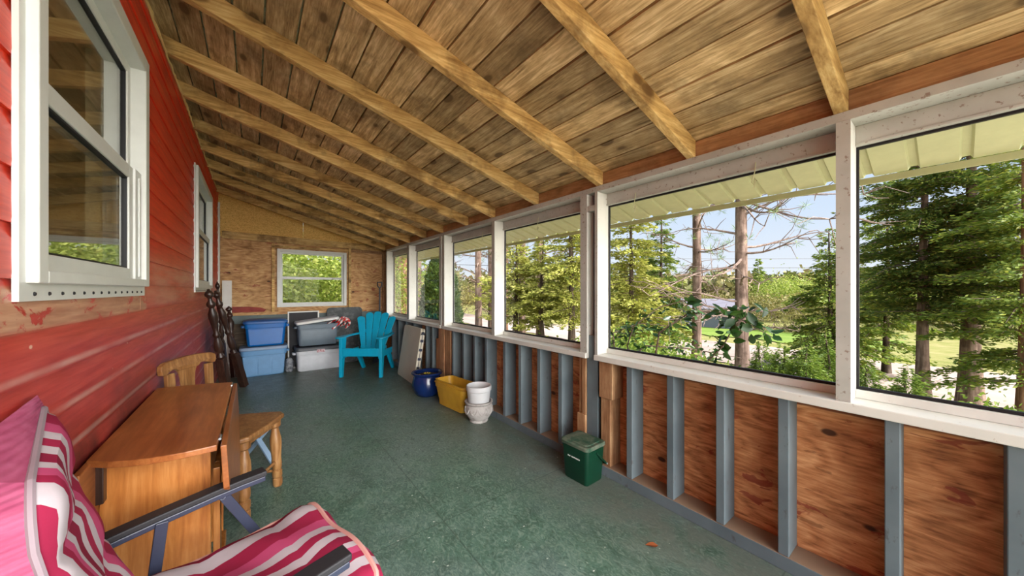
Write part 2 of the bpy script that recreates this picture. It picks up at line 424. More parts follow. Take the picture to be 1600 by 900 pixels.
# ------------------------------------------------------------------ wall with red siding and two vinyl windows
W1 = (1.206, 2.224, 1.245, 2.27); W2 = (3.965, 5.30, 1.25, 2.33)
wall_left = struct_root('wall_left')
b = MB(); z = -.013
holes = (W1, W2)
foam_z = lambda yy: 2.566 + .013 * yy + .006 * math.sin(yy * 2.1)
while z < 2.50:
    z1 = z + .117
    segs = [(YB, YE)]
    for (ya, yb, za, zb) in holes:
        if z1 > za + .012 and z < zb - .012:
            ns = []
            for (p, q) in segs:
                if q <= ya or p >= yb: ns.append((p, q))
                else:
                    if p < ya: ns.append((p, ya + .01))
                    if q > yb: ns.append((yb - .01, q))
            segs = ns
            if z < za - .004: b.box(XL - .03, XL, ya - .01, yb + .01, z, za - .001)
            if z1 > zb + .004: b.box(XL - .03, XL, ya - .01, yb + .01, zb + .001, z1)
    for (p, q) in segs:
        # drop siding: flat face with a coved top
        pr = [(-.03, z), (0, z), (.001, z + .012), (0, z + .085), (-.005, z + .100), (-.007, z + .1165), (-.03, z + .1165)]
        ring = lambda yy: [(XL + px, yy, pz) for px, pz in pr]
        b.loft([ring(p), ring(q)], rnd=rng.random())
    z = z1
for i in range(24):
    p, q = YB + (YE - YB) * i / 24, YB + (YE - YB) * (i + 1) / 24
    b.loft([[(XL - .03, yy, z - .001), (XL, yy, z - .001), (XL, yy, foam_z(yy)), (XL - .03, yy, foam_z(yy))] for yy in (p, q)], rnd=.4)
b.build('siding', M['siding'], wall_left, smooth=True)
b = MB()
for (p, q, za, zb) in ((YB, W1[0], 0, 2.72), (W1[0], W1[1], 0, W1[2]), (W1[0], W1[1], W1[3], 2.72), (W1[1], W2[0], 0, 2.72), (W2[0], W2[1], 0, W2[2]), (W2[0], W2[1], W2[3], 2.72), (W2[1], YE, 0, 2.72)):
    b.box(XL - .16, XL - .03, p, q, za, zb, .5)
b.build('wall_core', M['house_in'], wall_left)
b = MB(); b.box(XL - .005, XL + .022, YE - .10, YE - .045, .05, 2.52); b.build('corner_board', M['white'], wall_left, bevel=.003)
b = MB(); pts = []; rad = []
for i in range(150):
    y = YB + (YE - YB) * i / 149
    pts.append((XL + .008 + rng.uniform(-.003, .003), y, foam_z(y) + rng.uniform(-.004, .006))); rad.append(.005 + .005 * rng.random() ** 2)
b.tube(pts, rad, 7); b.build('foam_bead', M['foam'], wall_left, smooth=True)

def vinyl_window(name, W, meet, lower_inset):
    ya, yb, za, zb = W; root = struct_root(name)
    fw = .06; b = MB()
    # outer flange with screw heads, then the raised frame
    b.box(XL + .0005, XL + .010, ya - .012, yb + .012, za - .02, za + .03, .5)
    b.box(XL + .0005, XL + .010, ya - .012, ya + .04, za + .03, zb + .012, .5); b.box(XL + .0005, XL + .010, yb - .04, yb + .012, za + .03, zb + .012, .5)
    b.box(XL + .0005, XL + .010, ya + .04, yb - .04, zb - .04, zb + .012, .5)
    b.build('flange', M['vinyl'], root)
    b = MB()
    b.box(XL - .10, XL + .028, ya + .015, ya + fw, za + .02, zb, .5); b.box(XL - .10, XL + .028, yb - fw, yb - .003, za + .02, zb, .5)
    b.box(XL - .10, XL + .028, ya + fw, yb - fw, zb - fw, zb, .5); b.box(XL - .10, XL + .028, ya + fw, yb - fw, za + .02, za + fw - .01, .5)
    b.build('window_frame', M['vinyl'], root, bevel=.003)
    b = MB()
    for i in range(14):
        yy = ya + .05 + (yb - ya - .1) * i / 13
        b.lathe([(0, .013), (.0035, .013), (.005, .010)], 8, Matrix.Translation((XL, yy, za - .004)) @ Matrix.Rotation(PI / 2, 4, 'Y'))
    b.build('screw_heads', M['black'], root)
    def sash(nm, y0, y1, z0, z1, xf, w):
        b = MB()
        b.box(xf - .03, xf, y0, y0 + w, z0, z1, .5); b.box(xf - .03, xf, y1 - w, y1, z0, z1, .5)
        b.box(xf - .03, xf, y0 + w, y1 - w, z0, z0 + w, .5); b.box(xf - .03, xf, y0 + w, y1 - w, z1 - w, z1, .5)
        s = b.build(nm, M['vinyl'], root, bevel=.003)
        b = MB(); g = .006
        for (p, q, c, d) in ((y0 + w - .001, y0 + w + g, z0 + w, z1 - w), (y1 - w - g, y1 - w + .001, z0 + w, z1 - w), (y0 + w, y1 - w, z0 + w - .001, z0 + w + g), (y0 + w, y1 - w, z1 - w - g, z1 - w + .001)):
            b.box(xf - .02, xf - .006, p, q, c, d, .5)
        b.build('gasket', M['black'], s)
        b = MB(); b.box(xf - .018, xf - .014, y0 + w, y1 - w, z0 + w, z1 - w, .5); b.build('pane', M['houseglass'], s)
    sash('upper_sash', ya + fw - .01, yb - fw + .01, meet - .02, zb - fw + .01, XL - .02, .045)
    sash('lower_sash', ya + fw - .01, yb - fw - lower_inset, za + fw - .02, meet + .03, XL + .005, .052)
    if lower_inset > .02:
        b = MB(); b.box(XL - .05, XL + .012, yb - fw - lower_inset, yb - fw + .01, za + fw - .02, meet + .03, .5)
        b.box(XL + .012, XL + .018, yb - fw - lower_inset * .6, yb - fw - lower_inset * .4, za + fw, meet, .5)
        b.build('track_cover', M['vinyl'], root, bevel=.002)
    return root
vinyl_window('window_1', W1, 1.725, .09)
vinyl_window('window_2', W2, 1.80, .01)
# the room behind the two windows; back wall opened out of view for daylight
room = struct_root('wall_house_room')
b = MB(); b.box(-3.6, -3.5, 1.9, YE + .2, 0, 2.7, .4); b.box(-3.6, -3.5, YB - .2, 1.9, 0, .7, .4); b.box(-3.6, -3.5, YB - .2, 1.9, 2.4, 2.7, .4); b.box(-3.6, XL - .16, YB - .25, YB - .2, 0, 2.7, .6); b.box(-3.6, XL - .16, YE + .2, YE + .25, 0, 2.7, .5)
b.box(-3.6, XL - .16, YB - .2, YE + .2, 2.6, 2.7, .5); b.box(-3.6, XL - .16, YB - .2, YE + .2, -.05, 0, .5); b.build('room_shell', M['house_in'], room)
b = MB(); b.box(-3.5, -3.46, 5.2, 5.3, 0, 2.1, .5); b.box(-3.5, -3.46, 6.1, 6.2, 0, 2.1, .5); b.box(-3.5, -3.46, 5.2, 6.2, 2.05, 2.15, .5); b.build('door_casing', M['vinyl'], room)

# ------------------------------------------------------------------ end wall
wall_far = struct_root('wall_far')
EW = (.305, 1.315, .975, 1.905)
b = MB()
for (p, q, za, zb) in ((XL - .1, EW[0] + .02, .86, 2.05), (EW[1] - .02, XO + .02, .86, 2.05), (EW[0] + .02, EW[1] - .02, .86, EW[2] + .02), (EW[0] + .02, EW[1] - .02, EW[3] - .02, 2.05)):
    b.box(p, q, YE, YE + .02, za, zb)
b.build('plywood_sheet', M['plyend'], wall_far)
b = MB()
for (p, q) in ((XL - .1, .66), (.664, 2.05)):
    vs = [(p, YE, 2.04), (q, YE, 2.04), (q, YE, zr(q) + .12), (p, YE, zr(p) + .12)]
    b.add(vs + [(a, c + .02, d) for a, c, d in vs], [(0, 1, 2, 3), (7, 6, 5, 4), (0, 4, 5, 1), (1, 5, 6, 2), (2, 6, 7, 3), (3, 7, 4, 0)])
b.build('osb_panel', M['osb'], wall_far)
b = MB(); b.box(XL, 1.99, YE - .04, YE, 2.0, 2.105, mat=Matrix.Translation((0, 0, .004)) @ Matrix.Rotation(.02, 4, 'Y')); b.build('girt', M['rafter'], wall_far, bevel=.003)
for (p, q, za, zb) in ((.235, .275, .9, 1.985), (1.345, 1.385, .9, 1.985), (.275, 1.345, 1.925, 1.955), (1.93, 1.99, .0, 2.0)):
    b = MB(); b.box(p, q, YE - .04, YE, za, zb); b.build('stud', M['rafter'] if zb < 1.99 else M['frieze'], wall_far, bevel=.003)
b = MB(); b.box(1.39, 1.95, YE - .004, YE, 1.92, 2.0); b.build('red_strip', M['frieze'], wall_far)
b = MB(); b.box(XL, 1.99, YE - .075, YE, .865, .905); b.build('ledge', M['plyend'], wall_far, bevel=.003)
b = MB(); b.box(XL, 1.99, YE - .02, YE, .74, .865); b.build('painted_board', M['ledge_green'], wall_far)
b = MB(); b.box(XL - .1, 2.05, YE + .021, YE + .04, -.05, EW[2], .5); b.build('backing_sheet', M['oldboard'], wall_far)
b = MB(); z = 0
while z < .73:
    b.box(XL - .05, 2.03, YE - .012 + rng.uniform(-.005, .004), YE + .02, z, z + .142); z += .147
b.build('old_planks', M['oldboard'], wall_far)
def red_patch():
    t = NT('red_paint_remnant'); n = t.noise(t.coord((.3, 1, 1)), 30, 4)
    return t.finish(t.ramp(n, [(.3, rgb(110, 34, 28)), (.7, rgb(150, 58, 48))]), .6, n, .1)
M['redpatch'] = red_patch()
b = MB(); b.prism([(-.38, .91), (.14, .91), (.17, .945), (.10, .975), (-.05, .995), (-.38, 1.0)], 0, .003, mat=Matrix.Translation((0, YE, 0)) @ Matrix.Rotation(PI / 2, 4, 'X')); b.build('red_patch', M['redpatch'], wall_far)
w3 = struct_root('window_3'); b = MB()
ya, yb, za, zb = EW
b.box(ya, ya + .045, YE - .03, YE + .06, za, zb, .5); b.box(yb - .045, yb, YE - .03, YE + .06, za, zb, .5)
b.box(ya + .045, yb - .045, YE - .03, YE + .06, zb - .045, zb, .5); b.box(ya + .045, yb - .045, YE - .03, YE + .06, za, za + .04, .5)
b.build('window_frame', M['vinyl'], w3, bevel=.003)
for nm, z0, z1, yf in (('upper_sash', 1.425, zb - .045, YE + .015), ('lower_sash', za + .04, 1.465, YE - .005)):
    b = MB(); p, q, w = ya + .046, yb - .046, .028
    b.box(p, p + w, yf, yf + .028, z0, z1, .5); b.box(q - w, q, yf, yf + .028, z0, z1, .5); b.box(p + w, q - w, yf, yf + .028, z0, z0 + w, .5); b.box(p + w, q - w, yf, yf + .028, z1 - w, z1, .5)
    s = b.build(nm, M['vinyl'], w3, bevel=.002)
    b = MB(); b.box(p + w, q - w, yf + .012, yf + .016, z0 + w, z1 - w, .5); b.build('pane', M['glass'], s)

# ------------------------------------------------------------------ screened wall towards the road
def YU(u): return (1254.5 / (u - 395) - 1.1393) / .794      # where a jamb stands along the wall
wall_right = struct_root('wall_right')
b = MB(); yy = YB
while yy < YE:
    b.box(XO - .010, XO, yy, min(yy + 1.215, YE + .03), 0, .77); yy += 1.22
b.build('plywood_sheet', M['ply'], wall_right)
b = MB(); b.box(XO - .009, XO + .01, YE - .45, YE + .03, .77, 2.0); b.build('corner_panel', M['frieze'], wall_right)
b = MB(); b.box(XR, XO - .011, YB, YE - .02, 0, .066, .5); b.build('bottom_plate', M['stud'], wall_right, bevel=.003)
lefts = [980, 1043, 1120, 1217, 1384, 1576] + [706.7, 723, 740, 758, 786.7, 810.7, 840, 873] + [612, 622, 634, 646, 665, 674.5]
ys = [YU(u) for u in lefts] + [-.33, -.62]
for y in ys:
    b = MB(); b.box(XR + .002, XO - .011, y - .04, y, .067, .7665); b.build('stud', M['stud'], wall_right, bevel=.003)
for (u0, u1, x0, z0, z1, m) in ((902, 908.5, XR + .03, .067, .766, 'rawstud'), (902.5, 915, XR + .004, .067, .36, 'rawstud'), (909, 915, XR + .010, .36, .766, 'rawstud'), (915.3, 932.5, XR + .02, .067, .93, 'stud'), (938, 952.5, XR + .015, .067, .52, 'rawstud'), (936.5, 957, XR + .006, .52, .766, 'rawstud'), (685.5, 694, XR + .004, .067, .766, 'rawstud'), (694.3, 703, XR + .012, .067, .766, 'rawstud'), (680, 685.2, XR + .02, .067, .62, 'rawstud')):
    b = MB(); b.box(x0, XO - .011, YU(u1), YU(u0), z0, z1); b.build('jack_post', M[m], wall_right, bevel=.003)
b = MB(); b.box(XR, XO, YB, YE - .45, 1.925, 1.9625, .4); b.build('top_plate', M['pinkwhite'], wall_right, bevel=.002)
# bays of openings
def bay(n, y0, y1, mullions, edges):
    """one framed bay: sill, jambs, mullions, stops and the screens' glass"""
    root = struct_root('window_%d' % n)
    b = MB(); b.box(XR - .018, XO, y0 - edges[0], y1 + edges[1], .767, .8045, .5); b.build('window_sill', M['white'], root, bevel=.004)
    for (a, c) in ((y0 - edges[0], y0), (y1, y1 + edges[1])):
        b = MB(); b.box(XR, XO, a, c, .805, 1.925, .5); b.build('jamb', M['white'], root, bevel=.003)
        b = MB(); b.box(XR - .003, XR, a, c, .805, 1.925, .5); b.build('jamb_edge', M['pinkwhite'], root)
    op = []; cur = y0
    for (a, c) in mullions:
        b = MB(); b.box(XR, XO, a, c, .805, 1.925, .5); mu = b.build('mullion', M['white'], root, bevel=.003)
        b = MB(); b.box(XR - .003, XR, a, c, .805, 1.925, .5); b.build('mullion_edge', M['pinkwhite'], mu)
        op.append((cur, a)); cur = c
    op.append((cur, y1))
    for (a, c) in op:
        b = MB(); b.box(XO - .04, XO - .002, a, c, 1.85, 1.9245, .5); b.box(XO - .046, XO - .002, a, c, 1.842, 1.852, .5); b.build('head_stop', M['pinkwhite'], root, bevel=.002)
        b = MB(); b.box(XO - .04, XO - .002, a, c, .805, .838, .5); b.build('bottom_stop', M['white'], root, bevel=.002)
        b = MB(); g = .008; x0, x1 = XO - .022, XO - .008
        b.box(x0, x1, a, a + g, .838, 1.842, .5); b.box(x0, x1, c - g, c, .838, 1.842, .5); b.box(x0, x1, a + g, c - g, .838, .850, .5); b.box(x0, x1, a + g, c - g, 1.832, 1.842, .5)
        f = b.build('gasket', M['black'], root)
        b = MB(); b.box(XO - .016, XO - .013, a + g, c - g, .85, 1.832, .5); b.build('pane', M['glass'], f)
    return root
bay(4, 3.97, 6.085, [(5.02, 5.10)], (.05, .04))
bay(5, 1.643, 3.83, [(2.735, 2.785)], (.06, .04))
bay(6, -.655, 1.490, [(.252, .295)], (.04, .022))
b = MB(); b.box(XO - .075, XO, 1.514, 1.582, .80, 1.925); b.build('corner_post', M['stud'], wall_right, bevel=.003)
b = MB(); b.box(XR, XO - .08, 1.5135, 1.5825, 1.80, 1.84); b.build('spacer_block', M['pinkwhite'], wall_right, bevel=.002)
b = MB(); b.box(XO - .075, XO, 3.872, 3.918, .80, 1.925); b.build('gap_post', M['frieze'], wall_right)

# curled wire hooks left under the header
hk = None
for (y, lab) in ((1.26, 'thin curled wire hanging from header near the bay with the big shrub leaves'), (.60, 'thin curled wire hanging from header in front of the two tall pine trunks'), (2.2, 'thin straight wire hanging from header in front of the pale spruces'), (3.1, 'thin wire hanging from header beside the columnar cedar')):
    if hk is None:
        b = MB(); pts = [(0, 0, .02), (-.004, 0, 0), (-.006, .002, -.03), (-.004, .010, -.055), (-.004, .016, -.075), (-.004, .006, -.09), (-.004, -.006, -.075), (-.004, .002, -.06), (-.004, .005, -.11)]
        b.tube(pts, .0022, 6); hk = b.build('wire_hook', M['eave'], smooth=True)
        tag(hk, lab, 'hook', 'wire hooks on the header'); hk.location = (XO - .046, y, 1.86)
    else:
        c = hk.copy(); COL.objects.link(c); c.location = (XO - .046, y, 1.86); c['label'] = lab

# ------------------------------------------------------------------ patio chair with striped cushion
def stripes():
    t = NT('striped_cloth'); X, Y, Z = t.sep(t.coord())
    wv = t.noise(t.coord((1, 1, 1)), 9, 3); s = t.math('ADD', Y, t.math('MULTIPLY', t.math('SUBTRACT', wv, .5), .012))
    f = t.math('ADD', t.math('MULTIPLY', s, 1 / .56), .5)
    mg, mg2, pk, wh = rgb(160, 40, 74), rgb(140, 34, 64), rgb(198, 80, 122), rgb(196, 186, 192)
    seq = [(-.28, mg), (-.205, wh), (-.17, mg), (-.145, pk), (-.12, wh), (-.095, mg2), (-.055, wh), (-.02, mg), (.015, wh), (.05, pk), (.10, mg), (.165, wh), (.222, mg2)]
    c = t.ramp(f, [(max(0, (p + .28) / .56), k) for p, k in seq], const=True)
    wn = t.noise(t.coord((1, 1, 1)), 300, 2); big = t.noise(t.coord(), 11, 4)
    c = t.mix(1.0, c, t.ramp(big, [(.3, (.86,) * 3), (.65, (1,) * 3)]), 'MULTIPLY')
    return t.finish(c, .8, wn, .25, .001, .15)
M['stripe'] = stripes()
def pinkcloth():
    t = NT('pink_ribbed_cloth'); X, Y, Z = t.sep(t.coord()); rb = t.math('SINE', t.math('MULTIPLY', Z, 700))
    n = t.noise(t.coord((1, 1, 3)), 20, 4)
    c = t.ramp(n, [(.3, rgb(160, 72, 104)), (.7, rgb(182, 96, 128))]); return t.finish(c, .8, rb, .4, .002, .15)
M['pink'] = pinkcloth()
M['piping'] = m_plain('peach_piping', rgb(214, 158, 150), .7, .2)
M['piping2'] = m_plain('grey_piping', rgb(158, 142, 150), .7, .2)
M['frame'] = m_plain('slate_blue_metal', rgb(50, 56, 76), .35, .5)
M['armtop'] = m_paint('black_textured_plastic', rgb(44, 44, 48), rgb(70, 70, 72), .4, .55, 60, .1)
M['chrome'] = m_plain('bright_rivet', rgb(190, 195, 205), .25, .5, .8)

def cushion(path, hw, th, nb=26, wr=.006, seed=0, skew=None):
    """padded slab along path [(f, z)], half width hw(i), thickness th(i)"""
    n = len(path); P = [Vector((p[0], 0, p[1])) for p in path]; top = []; bot = []
    for i in range(n):
        t = (P[min(i + 1, n - 1)] - P[max(i - 1, 0)]).normalized(); N = Vector((-t.z, 0, t.x))
        if N.z < -.05: N = -N
        a = i / (n - 1); pe = (1 - abs(2 * a - 1) ** 10) ** .5
        rt_, rb_ = [], []
        for j in range(nb + 1):
            q = 2 * j / nb - 1; pp = pe * (1 - abs(q) ** 8) ** .5
            tuft = 1 - .28 * math.exp(-((a - .36) / .035) ** 2) - .28 * math.exp(-((a - .70) / .035) ** 2)
            w = wr * (math.sin(17 * a + 5 * q + seed) + math.sin(9 * q - 11 * a * q + seed * 2)) * pp
            s = q * hw(i); d = skew(i, q) if skew else Vector((0, 0, 0))
            rt_.append(P[i] + Vector((0, s, 0)) + N * (th(i) / 2 * pp * tuft + w) + d)
            rb_.append(P[i] + Vector((0, s, 0)) - N * (th(i) / 2 * pp) + d)
        top.append(rt_); bot.append(rb_)
    return top, bot
def sheet(b, rows, flip=False, rnd=.5):
    n, m = len(rows), len(rows[0]); fs = []
    for i in range(n - 1):
        for j in range(m - 1):
            q = (i * m + j, i * m + j + 1, (i + 1) * m + j + 1, (i + 1) * m + j); fs.append(q[::-1] if flip else q)
    b.add([p for r in rows for p in r], fs, rnd)

pc = thing('patio_chair', 'folding metal patio chair with pink, magenta and white striped cushion beside red wall', 'chair', (.09, 1.21, 0), math.atan2(.25, .968))
seatpath = [(-.36 + .47 * i / 22, .425 - .015 * math.sin(PI * i / 22)) for i in range(23)] + [(.130, .419), (.146, .405), (.154, .385), (.156, .362)]
tp, bt = cushion(seatpath, lambda i: .262 - (.012 * max(0, i - 18) / 8), lambda i: .062, seed=1, wr=.007)
b = MB(); sheet(b, tp); sheet(b, bt, True); b.build('seat_cushion', M['stripe'], pc, smooth=True)
edge = [r[0] for r in tp[:24]] + tp[23] + [r[-1] for r in tp[:24][::-1]]
b = MB(); b.tube(edge, .0075, 7); b.build('piping', M['piping'], pc.children[0], smooth=True)
bp = []
for i in range(30):
    z = .44 + (.955 - .44) * i / 29; bp.append((float(np.interp(z, (.44, .536, .65, .75, .85, 1.035), (-.322, -.347, -.39, -.42, -.437, -.447))), z))
def bhw(i): return .222 - .05 * max(0, (i - 25) / 4) ** 2.2
def bsk(i, q): return Vector((0, 0, (.024 * q * (i / 29) ** 2)))
tp, bt = cushion(bp, bhw, lambda i: .075, seed=3, wr=.0035, skew=bsk)
if tp[10][13].x < bt[10][13].x: tp, bt = bt, tp
# pink gusset and ribbed hood that wrap round behind the striped face
gap = Vector((-.075, 0, -.012)); rows = [[p + gap + Vector((0, 0, .045 * (i / 29) ** 3)) for p in r] for i, r in enumerate(bt)]
for r in tp + bt + rows:                                      # the back rests against the boards of the wall
    for p in r: p.x = max(p.x, (-.388 - .09 + .25 * p.y) / .968)
b = MB(); sheet(b, tp, True); bc = b.build('back_cushion', M['stripe'], pc, smooth=True)
b = MB()
sheet(b, rows, False)
for side in (0, -1):
    sheet(b, [[tp[i][side].lerp(rows[i][side], k / 3) + Vector((0, (.008 if side else -.008) * math.sin(PI * k / 3) * (i < 29), 0)) for k in range(4)] for i in range(30)], side == 0)
sheet(b, [[tp[-1][j].lerp(rows[-1][j], k / 3) + Vector((0, 0, .010 * math.sin(PI * k / 3) * math.sin(PI * j / 26))) for k in range(4)] for j in range(27)], True)
b.build('hood', M['pink'], bc, smooth=True)
ed = [r[0] for r in tp[2:]] + tp[-1] + [r[-1] for r in tp[::-1][:-2]]
b = MB(); b.tube([p + Vector((.002, 0, 0)) for p in ed], .006, 7); b.build('piping', M['piping2'], bc, smooth=True)
for s in (.305, -.305):
    b = MB(); pts = [(-.37, s, .563), (-.31, s, .571), (-.25, s, .578), (-.18, s, .585), (-.12, s, .591), (-.05, s, .596), (.022, s, .598)]
    def strip(w, h, dz, cut=0.0): return [[(x - (cut if i == len(pts) - 1 else 0), y + w / 2 * a_, z + dz + h / 2 * c_) for a_, c_ in ((-1, -1), (-1, 1), (1, 1), (1, -1))] for i, (x, y, z) in enumerate(pts)]
    b.loft(strip(.05, .018, 0)); ar = b.build('armrest', M['armtop'], pc, bevel=.004)
    b = MB()
    b.loft(strip(.044, .017, -.018, .004)); b.build('arm_rail', M['frame'], ar, bevel=.003)
    sg = -1 if s > 0 else 1
    b = MB(); b.bar((-.10, s + sg * .012, .578), (.20, s + sg * .012, .0), .028, .010, (0, 1, 0)); b.build('front_leg', M['frame'], pc, bevel=.002)
    b = MB(); b.bar((-.24, s + sg * .024, .565), (-.30, s + sg * .024, .0), .028, .010, (0, 1, 0)); b.build('rear_leg', M['frame'], pc, bevel=.002)
    for fx, dz in ((-.10, .567), (-.24, .556)):
        b = MB(); b.lathe([(0, .004), (.005, .003), (.007, 0)], 10, Matrix.Translation((fx, s + sg * .020, dz)) @ Matrix.Rotation(-sg * PI / 2, 4, 'X') @ Matrix.Rotation(PI, 4, 'X'))
        b.build('rivet', M['chrome'], ar, smooth=True)
    b = MB(); b.tube([(-.34, s + sg * .05, .375), (.13, s + sg * .05, .375)], .011, 8); b.build('seat_rail', M['frame'], pc, smooth=True)
    b = MB(); b.tube([(-.30, s + sg * .10, .36), (-.385, s + sg * .115, .55), (-.475, s + sg * .125, .93)], .011, 8); b.build('back_rail', M['frame'], pc, smooth=True)
b = MB(); b.tube([(.13, -.25, .375), (.13, .25, .375)], .011, 8); b.build('cross_bar', M['frame'], pc, smooth=True)
b = MB(); b.tube([(-.335, -.25, .375), (-.335, .25, .375)], .011, 8); b.build('cross_bar', M['frame'], pc, smooth=True)

# ------------------------------------------------------------------ drop leaf table
tb = thing('drop_leaf_table', 'brown varnished drop leaf table standing against the red wall', 'table', (-.24, 2.0, 0))
def T(x, y): return (x + .24, y - 2.0)
near = [(-.388, 1.545), (-.335, 1.497), (-.29, 1.472), (-.248, 1.455), (-.20, 1.446), (-.165, 1.443), (-.12, 1.445), (-.092, 1.448)]
far = [(-.086, 2.385), (-.13, 2.405), (-.20, 2.43), (-.29, 2.455), (-.388, 2.47)]
b = MB(); b.prism([T(*p) for p in near + far], .730, .750); b.build('table_top', M['table'], tb, bevel=.003)
def leaf_prof(n=18):
    ys = [1.452 + (2.38 - 1.452) * i / n for i in range(n + 1)]
    return [(y, .742) for y in (ys[0], ys[-1])], [(y, .742 - .14 - .26 * math.sin(PI * (y - ys[0]) / (ys[-1] - ys[0])) ** .7) for y in ys[::-1]]
for nm, x0, tilt in (('drop_leaf', -.084, .016), ('drop_leaf', -.392, .0)):
    up, lo = leaf_prof(); poly = up + lo; xs = x0 + .24
    rings = [[(xs + dx + tilt * (.742 - z) / .3, y - 2.0, z) for y, z in poly] for dx in (0, .016)]
    b = MB(); b.loft(rings); b.build(nm, M['table'], tb, bevel=.002)
for y0 in (1.60, 2.24):
    b = MB(); px = [(-.372, .729), (-.392 + .01, .30), (-.386, .0), (-.30, 0), (-.28, .05), (-.20, .05), (-.18, 0), (-.118, 0), (-.118, .729)]
    b.loft([[(x + .24, y - 2.0, z) for x, z in px] for y in (y0, y0 + .022)][::-1]); b.build('end_panel', M['tablepanel'], tb, bevel=.002)
for x in (.02, -.12):
    b = MB(); b.box(x, x + .02, -.376, .236, .63, .729); b.build('apron', M['tablepanel'], tb, bevel=.002)
b = MB(); b.box(-.05, -.03, -.376, .236, .16, .26); b.build('stretcher', M['tablepanel'], tb, bevel=.002)
b = MB(); b.box(.125, .145, -.36, -.30, .0, .60); b.box(.125, .145, -.30, .0, .54, .60); b.box(.125, .145, -.30, .0, .12, .17); b.build('gate_leg', M['tablepanel'], tb, bevel=.002)
b = MB(); b.box(-.150, -.120, -.43, -.385, .60, .729); b.build('leaf_bracket', M['darkwood'], tb, bevel=.002)
for y in (-.50, .30):
    b = MB(); b.tube([(.152, y, .749), (.152, y + .04, .749)], .004, 8); b.build('hinge', M['chrome'], tb)

# ------------------------------------------------------------------ wooden side chair
wc = thing('wooden_chair', 'worn wooden chair with scrolled splat back tucked behind the brown table', 'chair', (-.115, 2.58, 0), math.atan2(-.49, .87))
# local: x towards its front, y across
b = MB(); rings = []
for (z, k) in ((.425, .96), (.432, 1.0), (.452, 1.0), (.458, .975)):
    ring = []
    for (x, y) in ((-.20, -.17), (-.20, .17), (-.10, .195), (.10, .215), (.185, .215), (.215, .18), (.225, 0), (.215, -.18), (.185, -.215), (.10, -.215), (-.10, -.195)):
        ring.append((x * k, y * k, z))
    rings.append(ring[::-1])
b.loft(rings); seat_o = b.build('seat', None or M['chairwood'], wc, bevel=.004)
legp = [(0, 0), (.017, 0), (.021, .012), (.021, .05), (.017, .056), (.022, .066), (.022, .10), (.016, .108), (.021, .118), (.022, .15), (.020, .18), (.0255, .27), (.024, .31), (.016, .365), (.015, .375), (.024, .385), (.026, .425), (0, .425)]
def leg(x, y, tx, ty):
    b = MB(); mt = Matrix.Translation((x, y, 0)) @ Matrix(((1, 0, tx, 0), (0, 1, ty, 0), (0, 0, 1, 0), (0, 0, 0, 1))); b.lathe([(r * 1.28, z) for r, z in legp], 16, mt); return b
for x, y, tx, ty in ((.185, .165, -.03, -.03), (.185, -.165, -.03, .03), (-.17, .14, .03, -.02), (-.17, -.14, .03, .02)):
    leg(x, y, tx, ty).build('leg', M['chairwood'], wc, smooth=True)
for a, c, r in (((.18, -.155, .16), (.18, .155, .16), .011), ((.178, .155, .10), (-.165, .135, .10), .011), ((.178, -.155, .10), (-.165, -.135, .10), .011), ((-.165, .13, .15), (-.165, -.13, .15), .010)):
    b = MB(); b.tube([a, Vector(a).lerp(Vector(c), .5), c], [r * .8, r, r * .8], 10); b.build('stretcher', M['chairwood'], wc, smooth=True)
for q in ((.15, .17, -.16, .16), (-.15, .149, -.155, -.14), (-.15, .149, .14, .155)):
    b = MB(); b.box(*q, .38, .425); b.build('apron', M['chairwood'], wc, bevel=.002)
for s in (-1, 1):
    b = MB(); b.bar((-.175, s * .135, .455), (-.197, s * .140, .80), .050, .020, (1, 0, 0)); b.build('back_post', M['chairwood'], wc, bevel=.003)
def plate(poly, x, th, curve, lean):
    """flat carved board across the chair: outline in (y, z), curved back a little"""
    def P(y, z, d): return (x - lean * (z - .455) + curve * (y / .19) ** 2 + d, y, z)
    return [[P(y, z, 0) for y, z in poly], [P(y, z, th) for y, z in poly]]
crest = [(-.19, .80), (-.196, .825), (-.192, .848), (-.165, .862), (-.10, .868), (0, .872), (.10, .868), (.165, .862), (.192, .848), (.196, .825), (.19, .80), (.165, .797), (.13, .812), (.09, .818), (.066, .800), (-.066, .800), (-.09, .818), (-.13, .812), (-.165, .797)]
b = MB(); b.loft(plate(crest[::-1], -.205, .026, .012, .06)); b.build('crest_rail', M['chairwood'], wc, bevel=.004)
h = [(-.066, .80), (-.052, .770), (-.046, .72), (-.050, .66), (-.045, .58), (-.034, .50), (-.034, .457), (.034, .457), (.034, .50), (.045, .58), (.050, .66), (.046, .72), (.052, .770), (.066, .80)]
# splat in three blades so the slots are open
b = MB()
b.loft(plate([(-.066, .803), (-.052, .770), (-.046, .72), (-.046, .69), (.046, .69), (.046, .72), (.052, .770), (.066, .803)], -.200, .012, .012, .06))
for q in ([(-.046, .69), (-.050, .62), (-.045, .56), (-.034, .457), (-.018, .457), (-.020, .56), (-.016, .69)], [(-.010, .69), (-.008, .56), (-.009, .457), (.009, .457), (.008, .56), (.010, .69)], [(.016, .69), (.020, .56), (.018, .457), (.034, .457), (.045, .56), (.050, .62), (.046, .69)]):
    b.loft(plate(q, -.200, .012, .012, .06))
b.build('splat', M['chairwood'], wc, bevel=.002)

